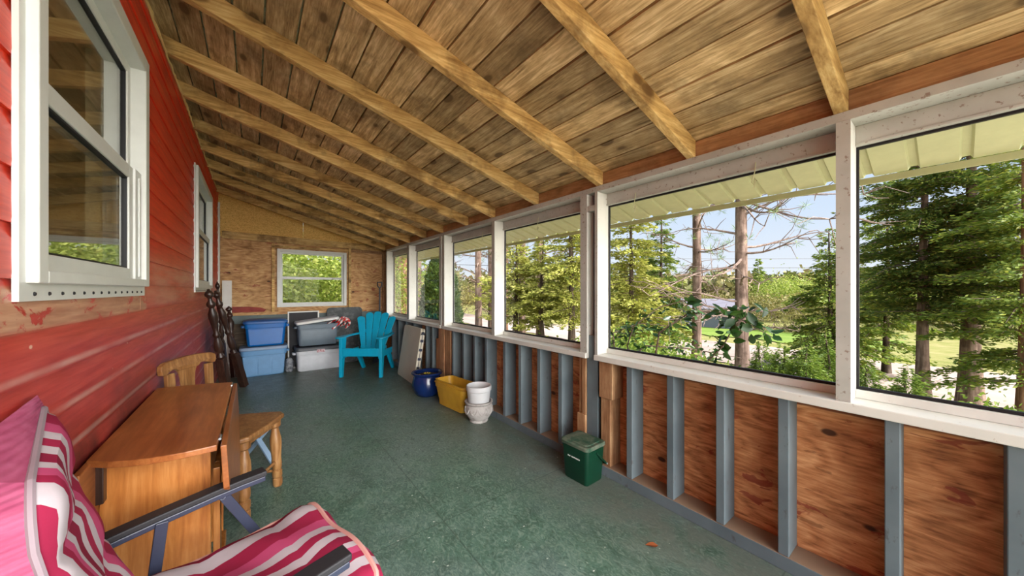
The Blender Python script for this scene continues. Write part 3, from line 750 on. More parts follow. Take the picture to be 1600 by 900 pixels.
# ------------------------------------------------------------------ pale blue folding stool behind the chair
M['paleblue'] = m_paint('pale_blue_paint', rgb(150, 178, 206), rgb(206, 214, 220), .4, .5, 30, .08)
st = thing('folding_stool', 'pale blue folding stool with crossed slat legs under the wooden chair', 'stool', (-.06, 3.02, 0), -.95)
for s in (-1, 1):
    for d in (-1, 1):
        b = MB(); b.bar((-d * .15, s * (.13 if d > 0 else .11), .012), (d * .13, s * (.13 if d > 0 else .11), .30), .014, .034, (0, 1, 0)); b.build('leg', M['paleblue'], st, bevel=.002)
for d in (-1, 1):
    b = MB(); b.bar((d * .125, -.14, .30), (d * .125, .14, .30), .03, .018); b.build('rail', M['paleblue'], st, bevel=.002)
b = MB(); b.loft([[(x, y, .308 + .004 - .04 * (1 - (x / .13) ** 2) + dz) for y in (-.13, .13) for x in ((-.13, -.065, 0, .065, .13) if y < 0 else (.13, .065, 0, -.065, -.13))] for dz in (0, .004)]); b.build('seat', M['paleblue'], st)

# ------------------------------------------------------------------ turned dark posts leaning on the red wall
M_post = [(0, 0), (.034, .0), (.034, .47)]
def turned_post(name, foot, top, label, sq=.50, r=.036):
    foot = Vector(foot); top = Vector(top); L = (top - foot).length; d = (top - foot).normalized()
    t = thing(name, label, 'turned post', foot, 0, 'turned posts leaning in the corner')
    q = d.to_track_quat('Z', 'Y').to_matrix().to_4x4()
    b = MB(); b.loft([rrect(r * 1.9, r * 1.9, .004, z) for z in (0.0, sq * L)], mat=q); b.build('square_base', M['darkwood'], t, bevel=.002)
    p = [(0, sq), (.7, sq), (.95, sq + .012), (.7, sq + .03), (.6, sq + .04), (1.0, sq + .06), (1.05, sq + .09), (.75, sq + .13), (.55, sq + .15), (.85, sq + .165), (.85, sq + .175), (.55, sq + .19), (.75, sq + .24), (1.05, sq + .29), (1.0, sq + .32), (.6, sq + .35), (.55, sq + .36), (.95, sq + .375), (.95, sq + .39), (.5, sq + .41), (.45, sq + .425)]
    k = (.93 - sq) / .43
    b = MB(); b.lathe([(rr * r, (sq + (z - sq) * k) * L) for rr, z in p] + [(0, .93 * L)], 18, q); b.build('shaft', M['darkwood'], t, smooth=True)
    b = MB(); b.lathe([(0, .925 * L), (.5 * r, .925 * L), (.55 * r, .93 * L), (.95 * r, .945 * L), (.98 * r, .96 * L), (.6 * r, .98 * L), (.3 * r, .985 * L), (.35 * r, .993 * L), (0, L)], 16, q); b.build('finial', M['darkwood'], t, smooth=True)
    return t
turned_post('turned_post', (-.205, 4.80, .01), (-.352, 4.50, 1.262), 'dark turned wooden post with squared foot leaning on red wall, closest to the chair', .42, .038)
turned_post('turned_post', (-.085, 5.58, .01), (-.350, 5.25, 1.245), 'dark turned wooden post leaning on red wall, middle one of three', .36, .036)
turned_post('turned_post', (-.195, 6.22, .01), (-.275, 6.32, 1.02), 'short dark turned wooden post leaning beside the white board', .34, .040)
turned_post('turned_post', (-.285, 5.95, .01), (-.362, 5.72, 1.36), 'tall thin dark turned post of which only the finial shows above the others', .40, .026)

# ------------------------------------------------------------------ storage totes
M['t_light'] = m_plain('light_blue_plastic', rgb(102, 152, 198), .4, .45, 0, .05)
M['t_dark'] = m_plain('cobalt_plastic', rgb(0, 100, 180), .35, .45, 0, .05)
M['t_darklid'] = m_plain('cobalt_lid', rgb(24, 88, 156), .38, .45, 0, .06)
M['t_lightlid'] = m_plain('grey_blue_lid', rgb(146, 168, 196), .45, .4, 0, .08)
M['t_grey'] = m_plain('slate_grey_plastic', rgb(110, 124, 136), .42, .4, 0, .05)
M['t_pale'] = m_plain('pale_grey_plastic', rgb(206, 210, 216), .42, .4, 0, .05)
M['t_white'] = m_plain('dull_white_lid', rgb(232, 232, 228), .42, .4, 0, .05)
M['t_char'] = m_plain('charcoal_lid', rgb(58, 64, 72), .42, .4, 0, .06)
M['label'] = m_paint('printed_label', rgb(206, 180, 186), rgb(150, 52, 60), .8, .5, 60, .05, .3, .5, .55)
def tote(label, loc, w, d, h, wb, db, mb, ml, ribs=3, lid_h=.05, tilt=0.0, rz=0.0, dome=0.0, latch=False):
    t = thing('storage_tote', label, 'storage tote', loc, rz, 'plastic storage totes by the end wall')
    b = MB(); r = .045; hh = h - lid_h
    rings = [rrect(wb - .02, db - .02, r, 0), rrect(wb, db, r, .012)]
    for k in (.35, .7): rings.append(rrect(wb + (w - .03 - wb) * k, db + (d - .03 - db) * k, r, hh * k))
    z1 = hh * .78
    rings += [rrect(w - .045, d - .045, r, z1), rrect(w - .018, d - .018, r, z1 + .006), rrect(w - .012, d - .012, r, hh - .012), rrect(w, d, r, hh - .008), rrect(w, d, r, hh), rrect(w - .03, d - .03, r, hh), rrect(wb, db, r, .02)]
    b.loft(rings); body = b.build('body', mb, t, smooth=True, bevel=0)
    for i in range(ribs):
        x = (-.5 + (i + .5) / ribs) * (wb * .98)
        def q(px, k): return (px * (1 + .12 * k), -(db + (d - .05 - db) * k) / 2 - .0, hh * .76 * k + .01)
        b = MB(); ww = wb * .5 / ribs * .86
        vs = []
        for px, k in ((x - ww, .04), (x + ww, .04), (x + ww, .97), (x - ww, .97)):
            p = q(px, k); vs += [(p[0], p[1] - .007, p[2]), (p[0], p[1] + .004, p[2])]
        b.add(vs, [(0, 2, 4, 6), (7, 5, 3, 1), (0, 1, 3, 2), (2, 3, 5, 4), (4, 5, 7, 6), (6, 7, 1, 0)], .5); b.build('wall_panel', mb, body, bevel=.003)
    for s in (-1, 1):
        b = MB(); b.loft([rrect(.06, .15, .02, hh - .065 + .03 * k, s * (w / 2 + .002), 0) for k in (0, 1)])
        b.build('grip', mb, body, bevel=.004)
    b = MB(); lz = [rrect(w + .012, d + .012, r + .006, -.006), rrect(w + .022, d + .022, r + .01, .0), rrect(w + .022, d + .022, r + .01, lid_h * .5), rrect(w, d, r, lid_h * .75), rrect(w - .06, d - .06, r, lid_h * .75 + dome * .6), rrect(w - .10, d - .10, r, lid_h * .7 + dome), rrect(w * .3, d * .3, r, lid_h * .7 + dome * 1.25)]
    mt = Matrix.Translation((-w / 2, 0, hh + .002)) @ Matrix.Rotation(-tilt, 4, 'Y') @ Matrix.Translation((w / 2, 0, 0))
    b.loft(lz, mat=mt); b.build('lid', ml, t, smooth=True)
    if latch:
        b = MB(); b.box(-.055, .055, -d / 2 - .022, -d / 2 - .008, hh - .035, hh + .01); b.build('latch_label', M['label'], t, bevel=.003)
    return t
tote('light blue storage tote with ribbed sides, under the cobalt blue tote', (.135, 6.285, 0), .56, .36, .433, .48, .31, M['t_light'], M['t_lightlid'], 3)
tote('cobalt blue storage tote with domed lid stacked on the light blue tote', (.155, 6.285, .434), .52, .35, .375, .44, .30, M['t_dark'], M['t_darklid'], 1, .045, 0, 0, .02)
tote('pale grey storage tote with charcoal lid standing beside the turquoise chair', (.845, 6.215, 0), .66, .36, .385, .60, .31, M['t_pale'], M['t_char'], 0, .07, 0, 0.0, .0, True)
tote('slate grey storage tote with white lid propped open at one end', (.82, 6.215, .386), .58, .35, .375, .52, .30, M['t_grey'], M['t_white'], 0, .045, .12)

# candy cane decorations poking out from under the propped lid
def cane_mat():
    t = NT('candy_stripe'); c = t.ramp(t.rnd(), [(0, rgb(214, 36, 28)), (.5, rgb(238, 226, 222))], const=True); return t.finish(c, .35, None)
M['cane'] = cane_mat()
cane0 = None
for i, (x, y, z, rz_, tl) in enumerate(((1.16, 6.08, .735, .2, .95), (1.18, 6.14, .75, -.15, 1.05), (1.15, 6.20, .765, .45, .85), (1.19, 6.26, .745, -.4, .8), (1.15, 6.32, .76, .1, 1.2))):
    lab = 'red and white striped candy cane decoration hooked out of the grey tote'
    if cane0 is None:
        pts = [(0, 0, .03 * k - .19) for k in range(8)]; R_ = .06
        pts += [(R_ - R_ * math.cos(a), 0, .02 + R_ * math.sin(a)) for a in [PI * k / 10 for k in range(1, 11)]] + [(2 * R_, 0, .0), (2 * R_, 0, -.025)]
        fine = []
        for a, c in zip(pts, pts[1:]): fine += [Vector(a), Vector(a).lerp(Vector(c), .5)]
        fine.append(Vector(pts[-1]))
        n = 10; b = MB(); b.tube(fine, .0125, n, .9)
        k = 0
        for ii in range(len(fine) - 1):
            for j in range(n): b.r[k] = .2 if ((ii + j * .8) % 8.0) < 4.2 else .9; k += 1
        cane0 = b.build('candy_cane', M['cane'], smooth=True); tag(cane0, lab, 'decoration', 'candy canes sticking out of the grey tote'); c = cane0
    else:
        c = cane0.copy(); COL.objects.link(c)
    c.location = (x, y, z); c.rotation_euler = (0, tl, rz_)

# ------------------------------------------------------------------ things leaning on the end wall
def leaning(name, loc, ang, rz=0.0, label=None, cat=None):
    t = thing(name, label, cat, loc, rz); t.rotation_euler = (-ang, 0, rz); return t
wb_ = MB(); wb_.box(-.055, .055, 0, .018, 0, 1.388, .5); o = wb_.build('white_board', M['white'], bevel=.002); o.location = (-.30, 6.405, 0); o.rotation_euler = (-.045, 0, 0)
tag(o, 'narrow white painted board standing upright in the corner by the red wall', 'board')
sf = leaning('screen_frame', (.66, 6.415, 0), .045, 0, 'white framed window screen leaning behind the stacked totes', 'window screen')
b = MB(); b.box(-.22, -.20, 0, .014, 0, .905, .5); b.box(.20, .22, 0, .014, 0, .905, .5); b.box(-.20, .20, 0, .014, .885, .905, .5); b.box(-.20, .20, 0, .014, 0, .02, .5); b.build('frame', M['vinyl'], sf, bevel=.002)
M['mesh'] = m_plain('dark_screen_mesh', rgb(66, 66, 68), .8, .2)
b = MB(); b.box(-.20, .20, .006, .009, .02, .885, .5); b.build('screen_mesh', M['mesh'], sf)
M['slate'] = m_paint('dark_marbled_board', rgb(62, 68, 70), rgb(96, 100, 98), .6, .5, 16, .2, .35, .5, .6)
o = MB().loft([rrect(.56, .95, .06, z, 0, .475) for z in (0, .022)], mat=Matrix.Rotation(PI / 2, 4, 'X')).build('dark_tabletop', M['slate'], bevel=.003)
o.location = (1.27, 6.42, 0); o.rotation_euler = (-.04, 0, 0)
tag(o, 'dark marbled tabletop leaning on end wall behind the turquoise chair', 'tabletop')
M['tarp'] = m_paint('crumpled_grey_bag', rgb(96, 100, 108), rgb(170, 174, 180), .7, .4, 14, .25, .4, .45, .6)
b = MB(); rr_ = random.Random(4)
b.lathe([(0, 0), (.045, .0), (.055, .03), (.05, .10), (.056, .15), (.035, .19), (.012, .21), (0, .215)], 14); o = b.build('plastic_bag', M['tarp'], smooth=True)
for v in o.data.vertices: v.co.x += rr_.uniform(-.008, .008); v.co.y += rr_.uniform(-.008, .008)
o.location = (.445, 6.22, 0); tag(o, 'crumpled clear grey bag on the floor between the two stacks of totes', 'bag')

M['shovel'] = m_plain('black_plastic', rgb(38, 42, 50), .4, .4)
sh = thing('snow_shovel', 'black D-handled shovel standing upright in the corner behind the turquoise chair', 'shovel', (1.735, 6.02, 0), .5)
b = MB(); b.tube([(0, 0, .36), (0, 0, 1.28)], .014, 10); b.build('shaft', M['shovel'], sh, smooth=True)
b = MB(); b.tube([(0, 0, 1.25), (0, 0, 1.28), (-.045, 0, 1.315), (-.05, 0, 1.38), (.05, 0, 1.38), (.045, 0, 1.315), (0, 0, 1.28)], .011, 8); b.build('handle', M['shovel'], sh, smooth=True)
b = MB()
rows = [[(x, .05 * (1 - (x / .15) ** 2) * 1.0 - .03 * (z / .4), z) for x in (-.15, -.11, -.055, 0, .055, .11, .15)] for z in (.005, .1, .2, .3, .36, .40)]
sheet(b, rows); sheet(b, [[(p[0], p[1] + .006, p[2]) for p in r] for r in rows], True); b.build('blade', M['shovel'], sh, smooth=True)

# ------------------------------------------------------------------ turquoise adirondack chair
M['turq'] = m_plain('turquoise_resin', rgb(4, 166, 204), .42, .4, 0, .05)
ad = thing('adirondack_chair', 'turquoise plastic adirondack chair with fan shaped back near the end wall', 'chair', (1.222, 5.155, 0), math.atan2(-.79, -.61))
# local: +x to the front, y across
for s in (-1, 1):
    b = MB(); b.loft([[(x, s * .285 + y * .5, z) for x, y in ((-k, -.042), (.012, -.042), (.012, .042), (-k, .042))] for z, k in ((0, .045), (.12, .06), (.36, .10), (.555, .13))]); b.build('front_leg', M['turq'], ad, bevel=.006)
    b = MB(); b.loft([[(-.37 - o_, s * .235 + dy, z) for o_, dy in ((.0, -.02), (.11, -.02), (.11, .02), (.0, .02))][::-1] for z in (.30,)] + [[(-.60 - o_, s * .235 + dy, 0) for o_, dy in ((.0, -.02), (.07, -.02), (.07, .02), (.0, .02))][::-1]]); b.build('rear_leg', M['turq'], ad, bevel=.005)
    poly = [(.045, s * .235), (.055, s * .30), (.04, s * .345), (-.05, s * .36), (-.30, s * .335), (-.56, s * .285), (-.58, s * .255), (-.55, s * .235), (-.3, s * .27), (-.1, s * .255)]
    if s > 0: poly = poly[::1]
    else: poly = poly[::-1]
    b = MB(); b.prism(poly, .555, .578); b.build('armrest', M['turq'], ad, bevel=.006)
b = MB(); b.box(-.03, .012, -.268, .268, .30, .405); b.build('front_apron', M['turq'], ad, bevel=.008)
b = MB()
for k in range(6):
    x1 = .018 - k * .088; f = lambda x: .415 + .0 - .012 * math.sin((x + .0) * -6) + x * .20
    b.add([(x, y, f(x) + dz) for dz in (-.02, 0) for y in (-.255, .255) for x in (x1 - .076, x1)], [(0, 2, 3, 1), (4, 5, 7, 6), (0, 1, 5, 4), (2, 6, 7, 3), (0, 4, 6, 2), (1, 3, 7, 5)], .5)
b.box(-.50, .0, -.27, -.25, .27, .36); b.box(-.50, .0, .25, .27, .27, .36); b.build('seat', M['turq'], ad, bevel=.004)
for k in range(5):
    q = k - 2; yb, yt = q * .066, q * .128; wb2, wt2 = .030, .0605; ht = (.905, .89, .83)[abs(q)]
    def P(a, y): z = .30 + (ht - .30) * a; return (-.40 - .36 * (z - .30) + .25 * (y * y), y, z)
    outl = []
    for a in (0, .3, .6, .85): outl.append(P(a, yb + (yt - yb) * a - (wb2 + (wt2 - wb2) * a)))
    for t_ in range(0, 7):
        an = PI * t_ / 6; a = .93 + .07 * math.sin(an); outl.append(P(a, yt * a + yb * (1 - a) - wt2 * .97 * math.cos(an)))
    for a in (.85, .6, .3, 0): outl.append(P(a, yb + (yt - yb) * a + (wb2 + (wt2 - wb2) * a)))
    b = MB(); b.loft([[(x - .016, y, z) for x, y, z in outl], outl]); b.build('back_slat', M['turq'], ad, bevel=.005)
for q, yy, zz in ((-.555, .25, .60), (-.445, .20, .36)):
    b = MB(); b.bar((q, -yy, zz), (q, yy, zz), .03, .05); b.build('back_brace', M['turq'], ad, bevel=.004)

# ------------------------------------------------------------------ folded table leaning on the studs
M['cream'] = m_paint('cream_plastic', rgb(214, 208, 190), rgb(170, 164, 148), .35, .5, 22, .06)
ft = thing('folded_table', 'cream plastic folding table folded in half and leaning on the grey studs', 'folding table', (1.688, 4.68, .0), 0); ft.rotation_euler = (0, math.radians(8.5), -.05)
for x0 in (0, .034):
    b = MB(); b.loft([rrect(.72, .735, .035, z, 0, .3675) for z in (x0, x0 + .028)], mat=Matrix(((0, 0, 1, 0), (1, 0, 0, 0), (0, 1, 0, .004), (0, 0, 0, 1)))); b.build('table_half', M['cream'], ft, bevel=.005)
b = MB(); b.box(.026, .036, -.357, -.350, .05, .70, .5)
for z in (.10, .22, .34, .46, .58, .68): b.box(.010, .052, -.3665, -.355, z - .018, z + .018, .5)
b.build('hinge_strip', M['frame'], ft, bevel=.002)
b = MB(); b.tube([(.008, -.368, .66), (.008, -.38, .68), (.03, -.385, .70), (.05, -.38, .68), (.05, -.368, .66)], .006, 8); b.build('latch', M['shovel'], ft, smooth=True)

# ------------------------------------------------------------------ planters and pots
M['bluepot'] = m_plain('cobalt_glaze', rgb(20, 44, 98), .16, .6, 0, .2, 6)
M['soil'] = m_paint('potting_soil', rgb(58, 46, 36), rgb(96, 80, 60), .6, .9, 60, .2)
M['yellow'] = m_plain('mustard_plastic', rgb(206, 160, 52), .45, .4, 0, .08)
M['whiteplastic'] = m_plain('white_plastic_pot', rgb(202, 204, 206), .4, .4, 0, .04)
M['stone'] = m_paint('pale_stone', rgb(184, 180, 176), rgb(130, 124, 118), .6, .75, 18, .15, .2, .5, .62)
bpot = thing('glazed_pot', 'round cobalt blue glazed pot of soil beside the cream folding table', 'plant pot', (1.655, 3.835, 0))
b = MB(); b.lathe([(0, 0), (.11, 0), (.12, .005), (.155, .05), (.172, .11), (.172, .16), (.158, .215), (.150, .235), (.155, .245), (.178, .255), (.184, .268), (.178, .278), (.158, .276), (.146, .262), (.145, .23), (0, .23)], 40); b.build('body', M['bluepot'], bpot, smooth=True)
b = MB(); b.lathe([(.146, .231), (.10, .242), (.05, .236), (0, .245)], 24); b.build('soil', M['soil'], bpot, smooth=True)
b = MB()
for k in range(7):
    a = k * 2.4; b.add([(.0 + .01 * math.cos(a), .01 * math.sin(a), .245), (.035 * math.cos(a - .3), .035 * math.sin(a - .3), .262), (.045 * math.cos(a), .045 * math.sin(a), .256), (.035 * math.cos(a + .3), .035 * math.sin(a + .3), .262)], [(0, 1, 2, 3)])
M['drygrass'] = m_leaf('dry_yellow_leaf', rgb(190, 180, 60), rgb(206, 190, 80), rgb(220, 204, 120), .2)
b.build('dry_sprig', M['drygrass'], bpot)
def planter(label, loc, rz, w=.56, d=.235, h=.245):
    t = thing('window_box_planter', label, 'planter', loc, rz, 'nested yellow planters')
    b = MB(); r = .05; k = .80
    rings = [rrect(w * k - .02, d * k - .02, r * .8, 0), rrect(w * k, d * k, r * .8, .008), rrect(w * (k + .03), d * (k + .03), r, h * .30), rrect(w * (k + .03) + .008, d * (k + .03) + .008, r, h * .31), rrect(w * .955, d * .955, r, h * .80), rrect(w * .955 + .012, d * .955 + .012, r, h * .81), rrect(w * .99, d * .99, r, h * .97), rrect(w + .012, d + .012, r, h * .975), rrect(w + .012, d + .012, r, h), rrect(w - .018, d - .018, r, h), rrect(w * .93, d * .90, r, h * .80), rrect(w * k - .01, d * k - .01, r * .7, .03)]
    b.loft(rings); b.build('tub', M['yellow'], t, smooth=True, bevel=0); return t
planter('mustard yellow window box planter standing on the floor, outer one of two nested', (1.735, 3.245, 0), PI / 2 + .10)
planter('mustard yellow window box planter seated inside the other one', (1.735, 3.245, .034), PI / 2 + .10, .545, .222, .238)
u_ = thing('stone_urn', 'low pale stone look urn with carved sides on the floor beside yellow planters', 'plant pot', (1.72, 2.775, 0))
b = MB(); b.lathe([(0, 0), (.085, 0), (.09, .008), (.085, .022), (.098, .035), (.128, .085), (.134, .12), (.128, .150), (.116, .165), (.120, .172), (.134, .182), (.134, .194), (.120, .196), (.110, .18), (.112, .12), (.08, .04), (0, .04)], 36); b.build('bowl', M['stone'], u_, smooth=True)
b = MB()
for k in range(10):
    a = 2 * PI * k / 10; ca_, sa_ = math.cos(a), math.sin(a)
    pts = [(.122 * math.cos(a + d_), .122 * math.sin(a + d_), .150 - .06 * (1 - (d_ / .3) ** 2)) for d_ in (-.3, -.2, -.1, 0, .1, .2, .3)]
    b.tube([(p[0] * (1.085 if .08 < p[2] < .13 else 1.04), p[1] * (1.085 if .08 < p[2] < .13 else 1.04), p[2]) for p in pts], .007, 6)
b.build('swag_relief', M['stone'], u_, smooth=True)
wp = thing('white_pot', 'plain white plastic flower pot set inside the stone urn', 'plant pot', (1.72, 2.775, .055))
b = MB(); b.lathe([(0, 0), (.085, 0), (.09, .006), (.112, .235), (.119, .240), (.121, .262), (.119, .284), (.114, .286), (.110, .28), (.106, .23), (.085, .02), (0, .02)], 36); b.build('pot', M['whiteplastic'], wp, smooth=True)

# ------------------------------------------------------------------ green kitchen waste bin
M['green'] = m_plain('dark_green_plastic', rgb(6, 54, 36), .38, .45, 0, .08)
M['greenlid'] = m_paint('dusty_green_lid', rgb(44, 80, 62), rgb(116, 120, 104), .7, .6, 14, .15, .3, .42, .62)
M['ink'] = m_plain('white_print', rgb(226, 232, 226), .5, .3)
gb = thing('compost_bin', 'small dark green lidded compost bin on the floor against the studs', 'bin', (1.755, 1.515, 0), .03)
b = MB(); b.loft([rrect(.155, .185, .02, 0), rrect(.165, .195, .022, .01), rrect(.188, .222, .025, .225), rrect(.188, .222, .025, .235)]); b.build('body', M['green'], gb, smooth=True)
b = MB(); b.loft([rrect(.194, .228, .028, .226), rrect(.200, .236, .03, .230), rrect(.202, .238, .03, .246), rrect(.192, .228, .03, .252), rrect(.150, .186, .03, .252), rrect(.144, .180, .03, .256), rrect(.05, .06, .02, .258)]); b.build('lid', M['greenlid'], gb, smooth=True)
b = MB(); pts = [(-.02, -.112, .19)]; b.tube([(.0, -.110, .20), (.03, -.122, .165), (.072, -.128, .125), (.085, -.125, .11)], .006, 8); b.tube([(.082, -.132, .115), (.102, -.10, .100), (.108, 0, .096), (.102, .10, .100), (.082, .132, .115)], .0065, 8); b.tube([(.0, .110, .20), (.03, .122, .165), (.082, .132, .115)], .006, 8); b.build('handle', M['green'], gb, smooth=True)
# the printed words are too small in the photograph to read: two short words of white strokes
b = MB(); yk = .052; glyphs = (3, 9); px = yk
for gi, n in enumerate(glyphs):
    for k in range(n):
        xs = -.0895 + .0; h_ = .0085
        xx = -(.165 + (.188 - .165) * (.158 / .225)) / 2 - .0008
        b.box(xx - .0012, xx, px - .0016, px, .153, .153 + h_, .5)
        if (k + gi) % 2 == 0: b.box(xx - .0012, xx, px - .0052, px - .0016, .153 + h_ - .002, .153 + h_, .5)
        if (k + gi) % 3 != 1: b.box(xx - .0012, xx, px - .0052, px - .0016, .153, .155, .5)
        b.box(xx - .0012, xx, px - .0055, px - .0040, .153, .153 + h_ * (.6 if k % 2 else 1), .5)
        px -= .0080
    px -= .006
b.build('printed_lettering', M['ink'], gb)

# a dry leaf on the floor
M['dryleaf'] = m_leaf('brown_leaf', rgb(120, 66, 36), rgb(150, 84, 48), rgb(160, 100, 60), .1)
b = MB(); b.add([(0, -.03, .002), (.016, -.01, .008), (.014, .012, .007), (0, .035, .004), (-.014, .012, .009), (-.016, -.01, .006), (0, 0, .003)], [(0, 1, 6), (1, 2, 6), (2, 3, 6), (3, 4, 6), (4, 5, 6), (5, 0, 6)], .5)
o = b.build('dry_leaf', M['dryleaf']); o.location = (1.55, .90, 0); o.rotation_euler = (0, 0, .9); tag(o, 'small brown dry leaf lying on the green floor', 'leaf')

# ------------------------------------------------------------------ outdoors: land
def sst(a, c, x):
    t = min(1, max(0, (x - a) / (c - a))); return t * t * (3 - 2 * t)
def G(x, y):
    z = -.42 - .93 * sst(2.6, 11.5, x) - .85 * sst(18, 36, x)
    z += 1.8 * sst(62, 230, math.hypot(x * .95, max(0, y) * .75))
    return z
def terrain(name, mat, x0, x1, y0, y1, nx, ny, dz=0.0, edge=0.0):
    b = MB(); r2 = random.Random(3); vs = []
    for i in range(nx + 1):
        for j in range(ny + 1):
            x = x0 + (x1 - x0) * i / nx; y = y0 + (y1 - y0) * j / ny
            if edge and i in (0, nx): x += edge * math.sin(j * .9) * (.6 + .4 * math.sin(j * 2.3))
            vs.append((x, y, G(x, y) + dz))
    fs = [(i * (ny + 1) + j, (i + 1) * (ny + 1) + j, (i + 1) * (ny + 1) + j + 1, i * (ny + 1) + j + 1) for i in range(nx) for j in range(ny)]
    b.add(vs, fs, .5); return struct(b.build(name, mat, smooth=True))
def ground_mat():
    t = NT('rough_ground'); v = t.coord(); n = t.noise(v, .9, 6, .65); f = t.noise(v, 14, 4, .7)
    c = t.ramp(n, [(.3, rgb(92, 98, 46)), (.5, rgb(124, 118, 74)), (.7, rgb(148, 134, 100))]); c = t.mix(t.math('MULTIPLY', f, .5), c, rgb(96, 110, 44))
    return t.finish(c, .9, f, .6, .05, .1)
M['ground'] = ground_mat()
def road_mat():
    t = NT('gravel_road'); v = t.coord(); n = t.noise(t.coord((1, .15, 1)), 1.2, 5, .6); f = t.noise(v, 40, 4, .7)
    c = t.ramp(n, [(.3, rgb(134, 118, 112)), (.7, rgb(162, 146, 138))]); c = t.mix(t.math('MULTIPLY', f, .3), c, rgb(150, 136, 126))
    return t.finish(c, .9, f, .4, .02, .1)
M['road'] = road_mat()
def lawn_mat():
    t = NT('mown_grass'); v = t.coord(); n = t.noise(v, .35, 5, .6); f = t.noise(v, 10, 4, .7)
    c = t.ramp(n, [(.3, rgb(82, 102, 40)), (.7, rgb(112, 124, 60))]); c = t.mix(t.math('MULTIPLY', f, .3), c, rgb(90, 130, 36))
    return t.finish(c, .9, f, .4, .03, .1)
M['lawn'] = lawn_mat()
terrain('ground', M['ground'], -60, 300, -60, 320, 90, 95, 0.0)
terrain('road', M['road'], 13.0, 18.3, -60, 200, 6, 200, .035, .35)
terrain('lawn', M['lawn'], 21.5, 34.0, 2, 24, 10, 40, .03, .8)

M['gravel_bounce'] = m_plain('bounce_gravel', rgb(178, 170, 156), .9, .1, 0, .2, 60)
M['patio_bounce'] = m_plain('bounce_concrete', rgb(220, 214, 200), .8, .2, 0, .05)
b = MB(); b.box(-.4, 4.5, -9, YB - .001, -.5, 0, .5); struct(b.build('floor_bounce_patio', M['patio_bounce']))  # unseen pale patio added past the open porch end, bounces sun inside
b = MB(); b.box(2.06, 4.4, -.69, 22, -.6, -.40, .5); struct(b.build('ground_bounce_strip', M['gravel_bounce']))  # pale strip added out of view below the sills, bounces sun onto the ceiling
# ------------------------------------------------------------------ plants
def quads_obj(name, V, R, mat, parent=None, k=4):
    """V (n, k, 3) array of separate small blades"""
    V = np.asarray(V, dtype=np.float32); n = len(V)
    me = bpy.data.meshes.new(name); me.vertices.add(n * k); me.vertices.foreach_set('co', V.reshape(-1))
    me.loops.add(n * k); me.loops.foreach_set('vertex_index', np.arange(n * k, dtype=np.int32))
    me.polygons.add(n); me.polygons.foreach_set('loop_start', np.arange(0, n * k, k, dtype=np.int32))
    me.update(calc_edges=True)
    at = me.attributes.new('rnd', 'FLOAT', 'FACE'); at.data.foreach_set('value', np.asarray(R, dtype=np.float32))
    me.materials.append(mat); me.validate()
    o = bpy.data.objects.new(name, me); COL.objects.link(o)
    if parent is not None: o.parent = parent
    return o
def blades(P, D, length, width, g):
    """blades from points P along directions D"""
    n = len(P); D = D / (np.linalg.norm(D, axis=1, keepdims=True) + 1e-9)
    U = g.normal(size=(n, 3)); S = np.cross(D, U); S /= (np.linalg.norm(S, axis=1, keepdims=True) + 1e-9)
    L = (length * g.uniform(.7, 1.3, n))[:, None]; W = (width * g.uniform(.7, 1.3, n))[:, None]
    return np.stack([P - S * W * .2, P + D * L * .45 - S * W * .5, P + D * L, P + D * L * .55 + S * W * .5], axis=1)

M['bark'] = m_wood('grey_pine_bark', rgb(70, 56, 48), rgb(126, 104, 92), rgb(170, 146, 132), 'z', .85, 0, rgb(70, 56, 48), .6, .35, .1, .1, .9)
M['barkred'] = m_wood('red_pine_bark', rgb(84, 58, 44), rgb(136, 98, 76), rgb(170, 130, 104), 'z', .85, 0, None, .5, .6, .1, .1, .8)
M['barkdark'] = m_wood('dark_bark', rgb(50, 40, 34), rgb(78, 66, 56), rgb(112, 98, 86), 'z', .9, 0, None, .5, .6, .1, .1, .8)
M['deadtwig'] = m_wood('dead_branch', rgb(92, 76, 68), rgb(134, 114, 104), rgb(172, 152, 142), 'x', .9, 0, None, 0, 1, .3, .1, .2)
M['n_yellow'] = m_leaf('yellow_green_needles', rgb(108, 118, 46), rgb(166, 168, 76), rgb(222, 214, 128), .35)
M['n_green'] = m_leaf('green_needles', rgb(64, 90, 30), rgb(112, 132, 48), rgb(172, 174, 74), .3)
M['n_dark'] = m_leaf('dark_needles', rgb(54, 76, 32), rgb(94, 114, 46), rgb(164, 164, 72), .35)
M['n_cedar'] = m_leaf('cedar_scale', rgb(26, 44, 20), rgb(48, 70, 28), rgb(92, 110, 40), .2)
M['n_pine'] = m_leaf('long_pine_needles', rgb(74, 104, 50), rgb(112, 140, 70), rgb(150, 166, 90), .2)
M['l_spring'] = m_leaf('spring_leaf', rgb(88, 108, 34), rgb(130, 146, 56), rgb(178, 180, 98), .4)
M['l_brush'] = m_leaf('brush_leaf', rgb(92, 90, 44), rgb(124, 118, 64), rgb(156, 142, 94), .35)
M['l_dark'] = m_leaf('glossy_dark_leaf', rgb(22, 44, 17), rgb(36, 64, 25), rgb(60, 92, 38), .25, .35)
M['l_bush'] = m_leaf('undergrowth_leaf', rgb(62, 88, 26), rgb(98, 120, 42), rgb(140, 152, 70), .4)

